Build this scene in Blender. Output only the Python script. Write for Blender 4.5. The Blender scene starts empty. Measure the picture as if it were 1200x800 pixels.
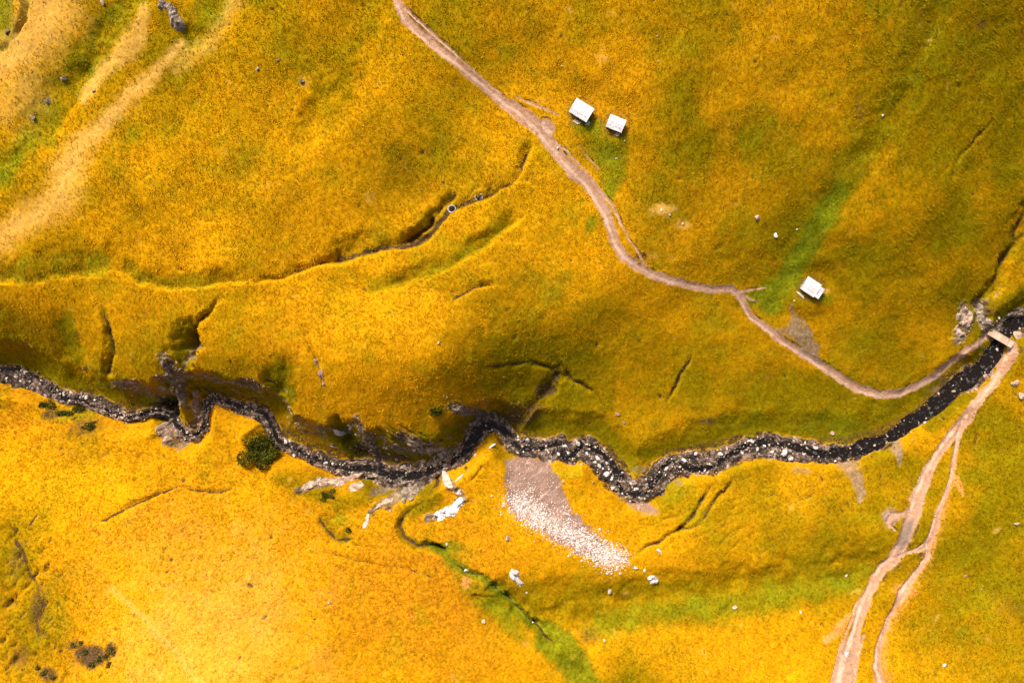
import bpy, bmesh, math, random
import numpy as np
from mathutils import Vector, Matrix

random.seed(7)
RNG = np.random.default_rng(11)
scene = bpy.context.scene
COL = scene.collection

# ------------------------------------------------------------------ camera, sky, sun, exposure
S = 0.25                 # metres per image pixel at zero height
HC = 210.0               # drone altitude
cam_d = bpy.data.cameras.new('camera')
cam_d.sensor_fit = 'HORIZONTAL'
cam_d.angle = 2 * math.atan(600 * S / HC)
cam_d.clip_start = 1.0
cam_d.clip_end = 6000.0
cam = bpy.data.objects.new('camera', cam_d)
COL.objects.link(cam)
cam.location = (0, 0, HC)
scene.camera = cam

SUN_EL, SUN_AZ = 41.0, -30.0          # azimuth clockwise from +Y (top of the picture)
world = bpy.data.worlds.new('World')
scene.world = world
world.use_nodes = True
wn = world.node_tree
sky = wn.nodes.new('ShaderNodeTexSky')
sky.sky_type = 'NISHITA'
sky.sun_disc = False
sky.dust_density = 6.0
sky.air_density = 0.6
sky.ozone_density = 0.4
sky.sun_elevation = math.radians(SUN_EL)
sky.sun_rotation = math.radians(SUN_AZ)
bg = wn.nodes['Background']
wn.links.new(sky.outputs[0], bg.inputs[0])
bg.inputs[1].default_value = 0.13
sun_d = bpy.data.lights.new('sun', 'SUN')
sun_d.energy = 3.7
sun_d.angle = math.radians(10.0)
sun_d.color = (1.0, 0.94, 0.84)
sun = bpy.data.objects.new('sun', sun_d)
COL.objects.link(sun)
az, el = math.radians(SUN_AZ), math.radians(SUN_EL)
to_sun = Vector((math.sin(az) * math.cos(el), math.cos(az) * math.cos(el), math.sin(el)))
sun.rotation_euler = to_sun.to_track_quat('Z', 'Y').to_euler()
sun.location = to_sun * 400
scene.view_settings.view_transform = 'Standard'
scene.view_settings.look = 'None'
scene.view_settings.gamma = 1.0
scene.view_settings.exposure = 0.66
scene.view_settings.use_curve_mapping = False
scene.render.resolution_x, scene.render.resolution_y = 1024, 682

# ------------------------------------------------------------------ helpers
def tag(o, label=None, cat=None, group=None, kind=None):
    if label: o['label'] = label
    if cat: o['category'] = cat
    if group: o['group'] = group
    if kind: o['kind'] = kind
    return o

def _hash(ix, iy, seed):
    n = (ix.astype(np.int64) * 374761393 + iy.astype(np.int64) * 668265263 + seed * 974711) & 0x7fffffff
    n = ((n ^ (n >> 13)) * 1274126177) & 0x7fffffff
    n = (n ^ (n >> 16)) & 0xffff
    return n / 65535.0

def vnoise(x, y, seed=0):
    ix, iy = np.floor(x), np.floor(y)
    fx, fy = x - ix, y - iy
    fx = fx * fx * fx * (fx * (fx * 6 - 15) + 10); fy = fy * fy * fy * (fy * (fy * 6 - 15) + 10)
    a = _hash(ix, iy, seed); b = _hash(ix + 1, iy, seed)
    c = _hash(ix, iy + 1, seed); d = _hash(ix + 1, iy + 1, seed)
    return (a + (b - a) * fx) * (1 - fy) + (c + (d - c) * fx) * fy

def fbm(x, y, wl, octs=3, seed=0, gain=0.5):
    t = 0; amp = 1; tot = 0
    ca, sa = math.cos(0.6), math.sin(0.6)
    for k in range(octs):
        w = wl / (2.03 ** k)
        t = t + amp * (vnoise((x * ca + y * sa) / w, (-x * sa + y * ca) / w, seed + k * 17) - 0.5)
        tot += amp; amp *= gain
        ca, sa = ca * math.cos(.9) - sa * math.sin(.9), sa * math.cos(.9) + ca * math.sin(.9)
    return 2 * t / tot

def sstep(a, b, x):
    t = np.clip((x - a) / (b - a), 0, 1)
    return t * t * (3 - 2 * t)

# ------------------------------------------------------------------ shape of the land (image u, v, guessed height in m)
CTRL = []
def row(v, *uh):
    for u, h in uh: CTRL.append((u, v, h))
row(-60, (-60, 31), (150, 33), (350, 33), (550, 35), (750, 38), (950, 42), (1250, 42))
row(60, (-20, 27), (40, 30), (150, 31), (300, 31), (450, 31), (600, 31), (750, 33.5), (900, 37), (1050, 37), (1220, 31))
row(160, (0, 27), (120, 29), (300, 30), (450, 29.5), (600, 27.5), (750, 29), (900, 32), (1050, 31.5), (1220, 25))
row(260, (0, 24), (150, 27.5), (300, 28.5), (450, 28), (560, 27), (680, 26), (800, 26), (920, 25.5), (1050, 27), (1200, 21))
row(340, (0, 20), (150, 25), (300, 27.5), (420, 27.5), (540, 28.3), (640, 25.5), (750, 21.5), (880, 19.5), (1000, 20.5), (1110, 19))
row(420, (0, 12), (100, 14), (160, 19), (280, 24), (400, 28.5), (520, 29.5), (600, 20.5), (720, 16), (850, 14.5), (980, 15), (1090, 14))
CTRL += [(380, 470, 20), (470, 480, 21), (540, 470, 20), (620, 480, 12.5), (760, 490, 11), (900, 480, 11.5), (1020, 490, 11), (280, 440, 19), (60, 430, 9)]
CTRL += [(0, 480, 8), (100, 510, 9), (200, 530, 10), (280, 540, 11), (380, 570, 12), (470, 590, 12), (560, 560, 11), (650, 570, 11.5),
         (760, 600, 11), (900, 560, 10.5), (1040, 550, 12), (1150, 500, 13), (1230, 420, 16)]
CTRL += [(0, 600, 16), (150, 600, 16), (300, 600, 15), (450, 620, 14), (560, 640, 13.5), (680, 640, 14), (800, 640, 14.5), (950, 620, 14), (1080, 620, 16), (1220, 600, 18)]
CTRL += [(0, 700, 22), (150, 700, 24), (300, 700, 22.5), (450, 720, 19), (560, 740, 16), (640, 740, 13.5), (760, 715, 12.5), (900, 700, 13), (1000, 680, 14), (1100, 720, 18), (1220, 700, 20)]
CTRL += [(0, 780, 26), (150, 790, 33), (300, 790, 33), (450, 790, 25), (600, 790, 18), (700, 800, 14.5), (850, 790, 18), (1000, 780, 19), (1200, 800, 23)]
CTRL += [(0, 880, 31), (200, 880, 42), (400, 880, 35), (680, 880, 16), (900, 880, 23), (1200, 880, 27)]
CTRL = np.array(CTRL, float)

def ortho(u, v, h):          # image pixels projected from the camera to plan coordinates, given the ground height there
    k = 1 - h / HC
    return 600 + (u - 600) * k, 400 + (v - 400) * k

CP = np.stack(ortho(CTRL[:, 0], CTRL[:, 1], CTRL[:, 2]), 1) / 100.0
def _tk(r2): return 0.5 * r2 * np.log(r2 + 1e-9)
_n = len(CP)
_K = _tk(((CP[:, None] - CP[None]) ** 2).sum(-1)) + 0.02 * np.eye(_n)
_P = np.concatenate([np.ones((_n, 1)), CP], 1)
_A = np.block([[_K, _P], [_P.T, np.zeros((3, 3))]])
_W = np.linalg.solve(_A, np.concatenate([CTRL[:, 2], np.zeros(3)]))
def base_height(U, V):
    u = np.clip(U, -180, 1380) / 100.0; v = np.clip(V, -140, 920) / 100.0
    h = _W[_n] + _W[_n + 1] * u + _W[_n + 2] * v
    for i in range(_n):
        h += _W[i] * _tk((u - CP[i, 0]) ** 2 + (v - CP[i, 1]) ** 2)
    far = np.maximum(np.maximum(-180 - U, U - 1380), np.maximum(-140 - V, V - 920))
    return h + np.clip(far, 0, None) * 0.02

# stream: u, v, level, half bed width, north bank width, south bank width
STREAM = np.array([
    (-150, 420, 3.5, 10, 40, 15), (-60, 428, 3.6, 10, 40, 15), (0, 437, 3.8, 10, 38, 14), (25, 442, 3.9, 10, 36, 14), (50, 452, 4, 9, 36, 14), (67, 462, 4, 8, 36, 14),
    (82, 467, 4, 8, 36, 16), (100, 468, 4.1, 8, 36, 18), (112, 473, 4.1, 8, 36, 18), (130, 482, 4.2, 7, 36, 18), (150, 489, 4.2, 6, 36, 18),
    (165, 487, 4.3, 6, 36, 18), (185, 481, 4.3, 6, 34, 18), (200, 484, 4.4, 6, 24, 18), (207, 497, 4.4, 6, 22, 18), (217, 509, 4.5, 6, 16, 16),
    (230, 511, 4.5, 6, 18, 16), (239, 502, 4.6, 6, 24, 16), (241, 487, 4.7, 6, 24, 18), (243, 473, 4.8, 6, 24, 20), (252, 466, 4.8, 6, 30, 20),
    (265, 471, 4.9, 6, 34, 22), (280, 477, 4.9, 6, 36, 22), (300, 481, 5, 7, 36, 24), (312, 487, 5, 7, 36, 22), (320, 505, 5.1, 8, 36, 20),
    (327, 517, 5.1, 8, 36, 20), (345, 525, 5.2, 8, 38, 22), (362, 532, 5.3, 8, 40, 22), (380, 540, 5.4, 9, 42, 22), (395, 547, 5.4, 9, 46, 22),
    (412, 549, 5.5, 9, 48, 20), (435, 549, 5.6, 10, 48, 18), (455, 557, 5.7, 11, 46, 18), (475, 557, 5.8, 12, 44, 16), (495, 555, 5.9, 11, 40, 16),
    (512, 547, 6, 9, 34, 14), (530, 540, 6.1, 8, 30, 14), (545, 530, 6.2, 8, 28, 16), (555, 512, 6.3, 9, 26, 22), (565, 500, 6.4, 10, 24, 26),
    (580, 496, 6.5, 10, 22, 28), (592, 505, 6.6, 10, 24, 24), (600, 520, 6.7, 10, 28, 16), (615, 523, 6.8, 11, 34, 12), (637, 525, 6.9, 12, 38, 12),
    (655, 525, 7, 13, 38, 12), (667, 529, 7.1, 13, 38, 12), (685, 525, 7.2, 13, 36, 12), (700, 534, 7.3, 14, 34, 12), (710, 547, 7.3, 15, 30, 12),
    (722, 561, 7.4, 15, 26, 12), (735, 573, 7.5, 14, 26, 12), (750, 575, 7.6, 14, 26, 12), (765, 567, 7.7, 14, 26, 12), (776, 552, 7.7, 13, 30, 12),
    (790, 545, 7.8, 13, 34, 10), (812, 540, 7.9, 13, 36, 10), (837, 540, 8, 13, 36, 8), (855, 531, 8.1, 13, 36, 8), (875, 524, 8.2, 13, 36, 8),
    (900, 523, 8.4, 12, 36, 8), (925, 527, 8.5, 12, 38, 8), (955, 530, 8.6, 11, 40, 8), (985, 531, 8.8, 10, 40, 8), (1010, 526, 9, 8, 40, 10),
    (1035, 517, 9.2, 7, 40, 10), (1055, 505, 9.4, 6, 40, 12), (1075, 490, 9.6, 6, 40, 14), (1100, 472, 9.9, 7.5, 34, 14), (1117, 455, 10.1, 10, 30, 14),
    (1137, 442, 10.3, 10, 26, 14), (1155, 427, 10.5, 9, 22, 14), (1167, 410, 10.7, 8, 20, 12), (1174, 397, 10.9, 7, 18, 12), (1182, 384, 11.2, 8, 22, 16),
    (1200, 376, 11.6, 10, 26, 18), (1260, 350, 13, 10, 30, 20), (1350, 320, 15, 10, 30, 20)], float)
sx, sy = ortho(STREAM[:, 0], STREAM[:, 1], STREAM[:, 2])
STREAM_P = np.stack([sx, sy], 1)

def polydist(U, V, P, attrs=None):
    """distance, side (+1 = north when drawn left to right), attributes interpolated along P"""
    best = np.full(U.shape, 1e18); side = np.ones(U.shape); T = np.zeros(U.shape)
    for i in range(len(P) - 1):
        ax, ay = P[i]; bx, by = P[i + 1]
        dx, dy = bx - ax, by - ay
        L2 = dx * dx + dy * dy + 1e-9
        t = np.clip(((U - ax) * dx + (V - ay) * dy) / L2, 0, 1)
        ex = U - ax - t * dx; ey = V - ay - t * dy
        d2 = ex * ex + ey * ey
        m = d2 < best
        best = np.where(m, d2, best); T = np.where(m, i + t, T)
        cr = dx * ey - dy * ex
        side = np.where(m, np.where(cr < 0, 1.0, -1.0), side)
    d = np.sqrt(best)
    if attrs is None: return d, side, T
    idx = np.arange(len(P))
    return d, side, T, [np.interp(T, idx, a) for a in attrs]

def valley(U, V):
    h = base_height(U, V)
    a, c = (U - V) * 0.7071, (U + V) * 0.7071          # spurs run down from north-east to south-west on the north side
    fold = 2.3 * fbm(c, a * 0.38, 150, 2, 91) + 0.9 * fbm(c, a * 0.45, 62, 2, 92)
    h = h + fold * sstep(470, 330, V) + sstep(560, 660, V) * (1.3 * fbm(U, V, 140, 2, 93) + 0.5 * fbm(U, V, 60, 2, 94))
    ok = (V > 290) & (V < 660)
    wu, wv = U[ok], V[ok]
    wob = fbm(wu, wv, 26, 3, 5)
    d, side, T, (zs, w, bn, bs) = polydist(wu + 2 * wob, wv + 2 * fbm(wu, wv, 26, 3, 6), STREAM_P,
                                            [STREAM[:, 2], STREAM[:, 3], STREAM[:, 4], STREAM[:, 5]])
    b = np.where(side > 0, bn, bs) * (1 + 0.25 * wob)
    f = np.clip((d - w) / b, 0, 1)
    f = np.where(side > 0, f * f * (3 - 2 * f) * 0.55 + 0.45 * np.sqrt(f) * f, f * f * (3 - 2 * f))
    hb = h[ok]
    h[ok] = zs + (np.maximum(hb, zs + 0.8) - zs) * f
    return h

class Field:
    def __init__(s, us, vs, h): s.us, s.vs, s.h = us, vs, h
    def at(s, u, v, arr=None):
        a = s.h if arr is None else arr
        u = np.clip(np.asarray(u, float), s.us[0], s.us[-1] - 1e-6); v = np.clip(np.asarray(v, float), s.vs[0], s.vs[-1] - 1e-6)
        i = np.clip(np.searchsorted(s.us, u, 'right') - 1, 0, len(s.us) - 2); j = np.clip(np.searchsorted(s.vs, v, 'right') - 1, 0, len(s.vs) - 2)
        fu = (u - s.us[i]) / (s.us[i + 1] - s.us[i]); fv = (v - s.vs[j]) / (s.vs[j + 1] - s.vs[j])
        return (a[j, i] * (1 - fu) + a[j, i + 1] * fu) * (1 - fv) + (a[j + 1, i] * (1 - fu) + a[j + 1, i + 1] * fu) * fv

cu = np.arange(-160, 1361, 4.0); cv = np.arange(-120, 921, 4.0)
CU, CV = np.meshgrid(cu, cv)
coarse = Field(cu, cv, valley(CU, CV))
FIELD = coarse
def rect(pts):
    p = np.array([q[:2] for q in pts], float); u, v = p[:, 0], p[:, 1]
    U, V = ortho(u, v, 20.0)
    for _ in range(25):
        nU, nV = ortho(u, v, FIELD.at(U, V))
        U, V = 0.5 * (U + nU), 0.5 * (V + nV)
    return np.stack([U, V], 1)
def metres(U, V): return (np.asarray(U) - 600) * S, -(np.asarray(V) - 400) * S

# ------------------------------------------------------------------ the fine ground grid
def axis(lo, hi, step, far):
    a = list(np.arange(lo, hi + step, step)); s = step; x = a[0]; left = []
    while x > lo - far: s *= 1.22; x -= s; left.append(x)
    s = step; x = a[-1]; right = []
    while x < hi + far: s *= 1.22; x += s; right.append(x)
    return np.array(left[::-1] + a + right)
gu = axis(-14, 1214, 1.4, 6000); gv = axis(-14, 814, 1.4, 6000)
GU, GV = np.meshgrid(gu, gv)
H = valley(GU, GV)
CUT = np.zeros_like(H)
MASKS = ['green', 'straw', 'rust', 'olive', 'soil', 'dirt', 'rock', 'gravel', 'scree', 'bed', 'ochre', 'grey']
M = {k: np.zeros_like(H) for k in MASKS}
PATHID = np.zeros(H.shape, np.int8)
TREAD = np.full(H.shape, 0.5)
WU = GU + 2.2 * fbm(GU, GV, 14, 3, 21); WV = GV + 2.2 * fbm(GU, GV, 14, 3, 22)
EDGE = fbm(GU, GV, 9, 3, 40)
BROAD = fbm(GU, GV, 60, 3, 41)

def window(P, m):
    i0 = np.searchsorted(gu, P[:, 0].min() - m); i1 = np.searchsorted(gu, P[:, 0].max() + m)
    j0 = np.searchsorted(gv, P[:, 1].min() - m); j1 = np.searchsorted(gv, P[:, 1].max() + m)
    return np.s_[max(j0, 0):j1 + 1, max(i0, 0):i1 + 1]

def paint(k, sl, val): M[k][sl] = np.maximum(M[k][sl], np.clip(val, 0, 1))

def groove(pts, depth, wn_, ws_, soil=0.0, green=0.0, rust=0.0, olive=0.0, sw=0.5, taper=True, grey=0.0):
    """a channel with different widths on its north and south sides"""
    P = rect(pts); n = len(P)
    m = max(wn_, ws_) * 2.2 + 8
    sl = window(P, m)
    d, side, T = polydist(WU[sl], WV[sl], P)
    w = np.where(side > 0, wn_ * (1 + (0.6 if wn_ < 15 else 0.22) * EDGE[sl] + 0.5 * BROAD[sl]), ws_ * (1 + (0.45 if ws_ < 15 else 0.2) * EDGE[sl]))
    w = np.maximum(w, 1.5)
    depth = depth * np.clip(0.72 + 0.9 * fbm(GU[sl], GV[sl], 26, 2, 44), 0.25, 1.3)
    e = np.clip(d / w, 0, 1.0)
    prof = (1 - e) ** 1.3 * (1 + 0.6 * e)
    tp = 1.0
    if taper: tp = np.clip(np.minimum(T, n - 1 - T) / 0.9 + 0.15, 0, 1)
    prof = np.clip(prof, 0, 1) * tp * (1 + (0.35 if wn_ < 15 else 0.12) * EDGE[sl])
    CUT[sl] -= depth * prof
    core = sstep(1.0, 0.0, d / (np.maximum(1.4, w * sw)))
    if soil: paint('soil', sl, soil * core * tp * (1 + 0.8 * EDGE[sl]) * 1.3)
    if green: paint('green', sl, green * sstep(1.4, 0.3, d / w) * tp)
    if rust: paint('rust', sl, rust * sstep(1.4, 0.3, d / w) * tp)
    if olive: paint('olive', sl, olive * sstep(1.5, 0.2, d / w) * tp)
    if grey: paint('grey', sl, grey * core * tp)

def band(k, pts, amt=1.0, soft=1.0):
    """soft strip of another ground cover: pts are (u, v, half width)"""
    P = rect(pts); hw = [p[2] for p in pts]
    sl = window(P, max(hw) * 2.5 + 10)
    d, side, T, (w,) = polydist(WU[sl], WV[sl], P, [hw])
    paint(k, sl, amt * sstep(1 + soft, 1 - soft * 0.8, d / w * (1 + 0.3 * EDGE[sl] + 0.2 * BROAD[sl])))

def spot(k, u, v, rx, ry, amt=1.0, ang=0.0, dh=0.0):
    P = rect([(u, v)])
    sl = window(P, max(rx, ry) * 2.6)
    dx = WU[sl] - P[0, 0]; dy = WV[sl] - P[0, 1]
    c, s_ = math.cos(math.radians(ang)), math.sin(math.radians(ang))
    a = (dx * c + dy * s_) / rx; b = (-dx * s_ + dy * c) / ry
    r = np.sqrt(a * a + b * b) * (1 + 0.3 * EDGE[sl] + 0.35 * BROAD[sl])
    if k: paint(k, sl, amt * sstep(1.5, 0.25, r))
    if dh: CUT[sl] += dh * sstep(1.6, 0.0, np.sqrt(a * a + b * b))

def trail(pts, pid, sink=0.25, kind='dirt', amt=1.0):
    P = rect(pts); hw = [p[2] for p in pts]
    sl = window(P, max(hw) * 2 + 12)
    d, side, T, (w,) = polydist(GU[sl] + 1.0 * fbm(GU[sl], GV[sl], 10, 2, 31), GV[sl] + 1.0 * fbm(GU[sl], GV[sl], 10, 2, 32), P, [hw])
    w = w * (1 + 0.22 * BROAD[sl])
    val = sstep(1.45, 0.7, d / w + 0.34 * EDGE[sl]) * amt
    PATHID[sl] = np.where((val > M[kind][sl]) & (val > 0.45), pid, PATHID[sl])
    paint(kind, sl, val)
    CUT[sl] -= sink * sstep(1.2, 0.6, d / w)
    tr = sstep(0.55, 0.1, np.abs(d / w * np.where(side > 0, 1, -1) + 0.25 + 0.5 * BROAD[sl])) * (0.6 + 0.6 * EDGE[sl]) + 0.25
    TREAD[sl] = np.where(val > 0.3, np.clip(tr, 0, 1), TREAD[sl])
    # trodden edges: a small lip of bare soil along the upper side
    paint('soil', sl, 0.75 * sstep(2.6, 0.8, np.abs(d - w * 1.15)) * (side * np.sign(sink) > 0) * sstep(0.0, 0.5, EDGE[sl] + 0.15))

def patch(k, poly, amt=1.0, soft=3.0, dh=0.0):
    """an area given by its outline"""
    P = rect(poly); sl = window(P, 14)
    u, v = WU[sl], WV[sl]; inside = np.zeros(u.shape, bool)
    n = len(P)
    for i in range(n):
        ax, ay = P[i]; bx, by = P[(i + 1) % n]
        c = ((ay > v) != (by > v)) & (u < (bx - ax) * (v - ay) / (by - ay + 1e-9) + ax)
        inside ^= c
    d, _, _ = polydist(u, v, np.concatenate([P, P[:1]]))
    sd = np.where(inside, -d, d) + soft * 0.9 * EDGE[sl]
    paint(k, sl, amt * sstep(soft, -soft, sd))
    if dh: CUT[sl] += dh * sstep(6, -10, np.where(inside, -d, d))

# --- natural channels, cracks and hollows
groove([(-20, 327), (0, 325), (30, 325), (60, 322), (90, 317), (120, 315), (145, 318)], 1.6, 26, 8, green=0.5, olive=0.5)
groove([(130, 316), (150, 320), (162, 329), (182, 335), (210, 337), (240, 334), (268, 329), (295, 326)], 1.5, 16, 4, green=0.5, olive=0.3)
groove([(290, 331), (330, 325), (345, 320), (355, 316), (375, 309), (402, 305)], 1.3, 9, 3.5, soil=0.55, rust=0.5)
groove([(380, 309), (402, 305), (430, 298), (446, 292), (466, 291), (486, 287), (501, 278), (516, 262), (531, 246), (550, 238), (570, 231)], 2.3, 24, 5, soil=0.85, olive=0.5, rust=0.5, sw=0.4)
groove([(452, 288), (470, 284), (487, 276), (503, 262), (515, 248), (530, 232), (535, 224)], 1.6, 9, 4, soil=0.85, olive=0.6)
groove([(540, 240), (551, 226), (558, 219)], 1.0, 4, 3, soil=0.8)
groove([(560, 235), (575, 230), (588, 222), (600, 216), (610, 203), (617, 188), (622, 170)], 2.2, 10, 3.5, soil=0.7, rust=0.5)
groove([(415, 347), (440, 340), (470, 331), (500, 322), (530, 312), (548, 299), (572, 285), (592, 266), (612, 255)], 1.4, 17, 5, green=0.35, olive=0.6)
groove([(530, 353), (545, 345), (555, 338), (570, 335), (584, 335)], 2.0, 9, 3, soil=0.9, rust=0.4, sw=0.4)
groove([(121, 355), (122, 366), (126, 384), (129, 400), (131, 412), (126, 432), (122, 452)], 1.6, 7, 9, soil=0.7, olive=0.7)
groove([(258, 347), (247, 362), (234, 374), (224, 388), (217, 402)], 1.4, 6, 4, soil=0.8, rust=0.5)
groove([(224, 398), (219, 415), (213, 435), (207, 455), (204, 475), (203, 486)], 7.0, 12, 26, soil=0.35, olive=0.9, sw=0.4, taper=False, grey=0.7)
groove([(60, 360), (75, 385), (85, 410), (90, 440)], 1.7, 18, 22, olive=0.8, green=0.35)
groove([(8, 370), (25, 400), (40, 425)], 1.3, 14, 18, olive=0.6, green=0.3)
groove([(318, 412), (326, 440), (332, 470), (335, 500)], 3.2, 22, 26, green=0.35, olive=0.9)
groove([(362, 405), (370, 424), (378, 440), (381, 456)], 1.2, 5, 5, soil=0.5)
groove([(405, 500), (415, 515), (425, 532), (432, 545)], 5.5, 10, 20, olive=0.7, green=0.6, taper=False)
groove([(510, 552), (512, 568), (504, 580), (488, 593), (474, 602), (468, 618), (475, 631), (490, 639), (508, 639), (520, 647)], 2.0, 4.5, 6, soil=0.9, olive=0.7, taper=False, sw=0.45)
groove([(505, 639), (520, 646), (532, 661), (546, 670), (567, 674), (575, 687), (596, 703), (603, 713), (618, 726), (632, 741), (650, 757)], 1.5, 8, 7, soil=0.75, green=1.0, taper=False, sw=0.28)
groove([(640, 748), (652, 757), (666, 775), (682, 792), (700, 822), (720, 860)], 2.0, 22, 17, green=1.0, taper=False)
groove([(371, 603), (375, 611), (382, 623), (391, 632), (403, 635), (416, 631)], 1.6, 14, 3, soil=0.7, olive=0.6, sw=0.3)
groove([(368, 637), (392, 650), (418, 657), (446, 662), (472, 666), (496, 672), (522, 681)], 0.5, 4, 3, soil=0.45, rust=0.4)
groove([(98, 609), (124, 611), (136, 604), (145, 597), (156, 592), (175, 585), (196, 575), (208, 570), (226, 575), (250, 579), (283, 572)], 1.0, 6, 3, soil=0.8, sw=0.5)
groove([(5, 610), (16, 630), (25, 645), (32, 675), (42, 692), (49, 712), (40, 730), (42, 760)], 1.9, 6, 9, soil=0.7, olive=0.7)
groove([(-10, 640), (5, 680), (10, 730), (25, 770), (45, 800)], 1.2, 12, 14, olive=0.5, rust=0.7)
groove([(0, 555), (30, 590), (62, 622), (82, 642), (104, 665), (132, 692), (170, 727), (206, 766), (236, 805)], 0.4, 5, 4, olive=0.3)
groove([(280, 640), (268, 660), (260, 680)], 0.35, 3, 3, soil=0.4)
groove([(243, 703), (236, 722), (232, 738)], 0.35, 3, 3, soil=0.4)
groove([(858, 559), (851, 575), (838, 586), (828, 600), (820, 614), (806, 621), (798, 622)], 1.3, 4, 4, soil=0.85, taper=False)
groove([(836, 562), (826, 582), (815, 600), (807, 612), (800, 621), (785, 627), (772, 637), (756, 641), (743, 653)], 1.3, 3.5, 4, soil=0.85, rust=0.4)
groove([(813, 410), (806, 424), (799, 437), (789, 455), (780, 471)], 0.9, 3, 3.2, soil=0.95, sw=0.7)
groove([(560, 430), (590, 428), (604, 426), (622, 422), (634, 427), (647, 430), (658, 427), (664, 434), (673, 445), (688, 452), (703, 466)], 1.3, 3, 5, soil=0.8, sw=0.6)
groove([(657, 428), (652, 440), (645, 452), (636, 464), (622, 478), (608, 495)], 1.6, 10, 12, soil=0.75, rust=0.6, olive=0.8, sw=0.5)
groove([(1205, 245), (1197, 258), (1191, 285), (1177, 310), (1166, 335), (1150, 352), (1152, 372), (1158, 388)], 3.0, 9, 11, soil=0.55, rust=0.7, taper=False, sw=0.5)
groove([(905, 340), (930, 318), (945, 290), (960, 260), (985, 220), (1006, 190), (1032, 158), (1062, 108), (1090, 55), (1105, 0), (1110, -40)], 1.1, 30, 26, green=0.35, olive=0.8, taper=False)
groove([(1168, 135), (1155, 150), (1142, 163), (1128, 180), (1118, 195)], 0.6, 3, 3, soil=0.5)
groove([(440, -20), (428, 5), (416, 30), (405, 60), (398, 85), (380, 130)], 1.2, 32, 28, green=0.15, olive=0.6, taper=False)
groove([(380, 110), (365, 130), (355, 160), (345, 190)], 1.1, 20, 16, olive=0.45)
groove([(255, -10), (245, 20), (225, 45)], 1.3, 20, 18, green=0.5, olive=0.7, taper=False)
groove([(160, -10), (140, 12), (125, 35), (110, 60), (90, 85), (70, 115), (45, 150), (20, 185), (-10, 215)], 1.3, 22, 24, green=0.55, olive=0.5, taper=False)
groove([(120, 25), (100, 70), (85, 95)], 1.0, 10, 10, green=0.3)
groove([(-20, 65), (0, 58), (18, 42), (28, 20), (32, -10)], 1.4, 9, 4, green=0.8, olive=0.4, taper=False)
groove([(958, 380), (978, 402), (990, 425)], 0.4, 5, 5, olive=0.3)
groove([(1140, 500), (1146, 512), (1141, 527)], 0.7, 3, 3, soil=0.9)
groove([(1157, 498), (1153, 508)], 0.6, 2.5, 2.5, soil=0.9)
groove([(1067, 752), (1075, 762), (1079, 772), (1075, 785)], 0.6, 3, 3, soil=0.7)
groove([(1053, 703), (1046, 716), (1040, 725)], 0.9, 3.5, 3, soil=0.95)
groove([(570, 540), (560, 555), (548, 566)], 0.7, 2.5, 2.5, soil=0.8)
for a in ((830, 622, 870, 600), (838, 640, 880, 612), (848, 652, 893, 618), (770, 612, 800, 604), (740, 628, 775, 612), (855, 602, 868, 590)):
    groove([(a[0], a[1]), ((a[0] + a[2]) / 2, (a[1] + a[3]) / 2 - 2), (a[2], a[3])], 0.4, 2.4, 2.4, soil=0.35)
# bank above the green hollow in the south, and its far side
groove([(590, 700), (640, 704), (690, 706), (740, 706), (800, 702), (860, 696), (910, 690), (960, 682), (1010, 670), (1045, 660)], 2.2, 36, 40, olive=0.7, taper=False)

# --- ground cover
band('straw', [(62, -30, 26), (58, 0, 26), (50, 22, 24), (36, 46, 20), (16, 66, 16), (-20, 92, 16)], 0.85, 1.7)
band('straw', [(212, 50, 3), (180, 86, 6), (150, 113, 7), (120, 148, 8), (94, 172, 11), (80, 200, 16), (69, 230, 15), (47, 248, 12), (22, 263, 11), (-10, 286, 11)], 0.85, 1.6)
band('straw', [(168, 10, 6), (160, 42, 10), (140, 65, 10), (107, 95, 8), (98, 112, 7)], 0.75, 1.0)
band('straw', [(0, 120, 20), (30, 100, 25)], 0.5, 1.0)
band('straw', [(275, 0, 10), (245, 50, 10), (205, 75, 10)], 0.45, 1.0)
band('straw', [(130, 690, 3), (170, 727, 3), (206, 766, 4), (240, 808, 4)], 0.6, 1.0)
spot('straw', 240, 750, 60, 60, 0.25); spot('straw', 360, 790, 50, 40, 0.3)  # bleached grass, its pale tint also carrying the sunlit slope's brightness
spot('straw', 20, 110, 40, 40, 0.35)
for (u, v, rx, ry, a) in ((775, 245, 12, 6, .8), (800, 265, 10, 5, .6), (765, 300, 8, 4, .4), (628, 118, 16, 3, .5), (708, 67, 8, 5, .5), (354, 95, 8, 8, .5), (434, 232, 6, 8, .5), (268, 97, 6, 5, .4)):
    spot('straw', u, v, rx, ry, a)
band('green', [(60, 165, 8), (40, 160, 10), (15, 190, 12), (-10, 215, 14)], 0.7, 1.0)
spot('green', 5, 20, 14, 30, 0.8)
band('green', [(700, 170, 18), (722, 190, 18), (716, 215, 10), (714, 232, 7)], 0.75, 0.9)
spot('green', 690, 150, 22, 12, 0.8); spot('green', 728, 163, 14, 8, 0.7); spot('green', 640, 175, 14, 10, 0.4)
spot('green', 694, 260, 8, 20, 0.7, 20); spot('green', 670, 250, 24, 30, 0.35)
band('green', [(880, 350, 9), (905, 342, 14), (922, 328, 14), (938, 300, 12), (955, 270, 12), (985, 225, 12)], 0.85, 0.9)
spot('green', 902, 358, 16, 14, 0.9); spot('green', 965, 350, 16, 8, 0.6)
band('green', [(700, 735, 16), (760, 722, 16), (830, 714, 15), (890, 703, 15), (950, 692, 14), (1000, 680, 14), (1030, 668, 8)], 0.62, 1.3)
band('green', [(530, 655, 12), (552, 690, 12), (580, 705, 14), (610, 740, 14)], 0.55, 1.0)
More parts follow.
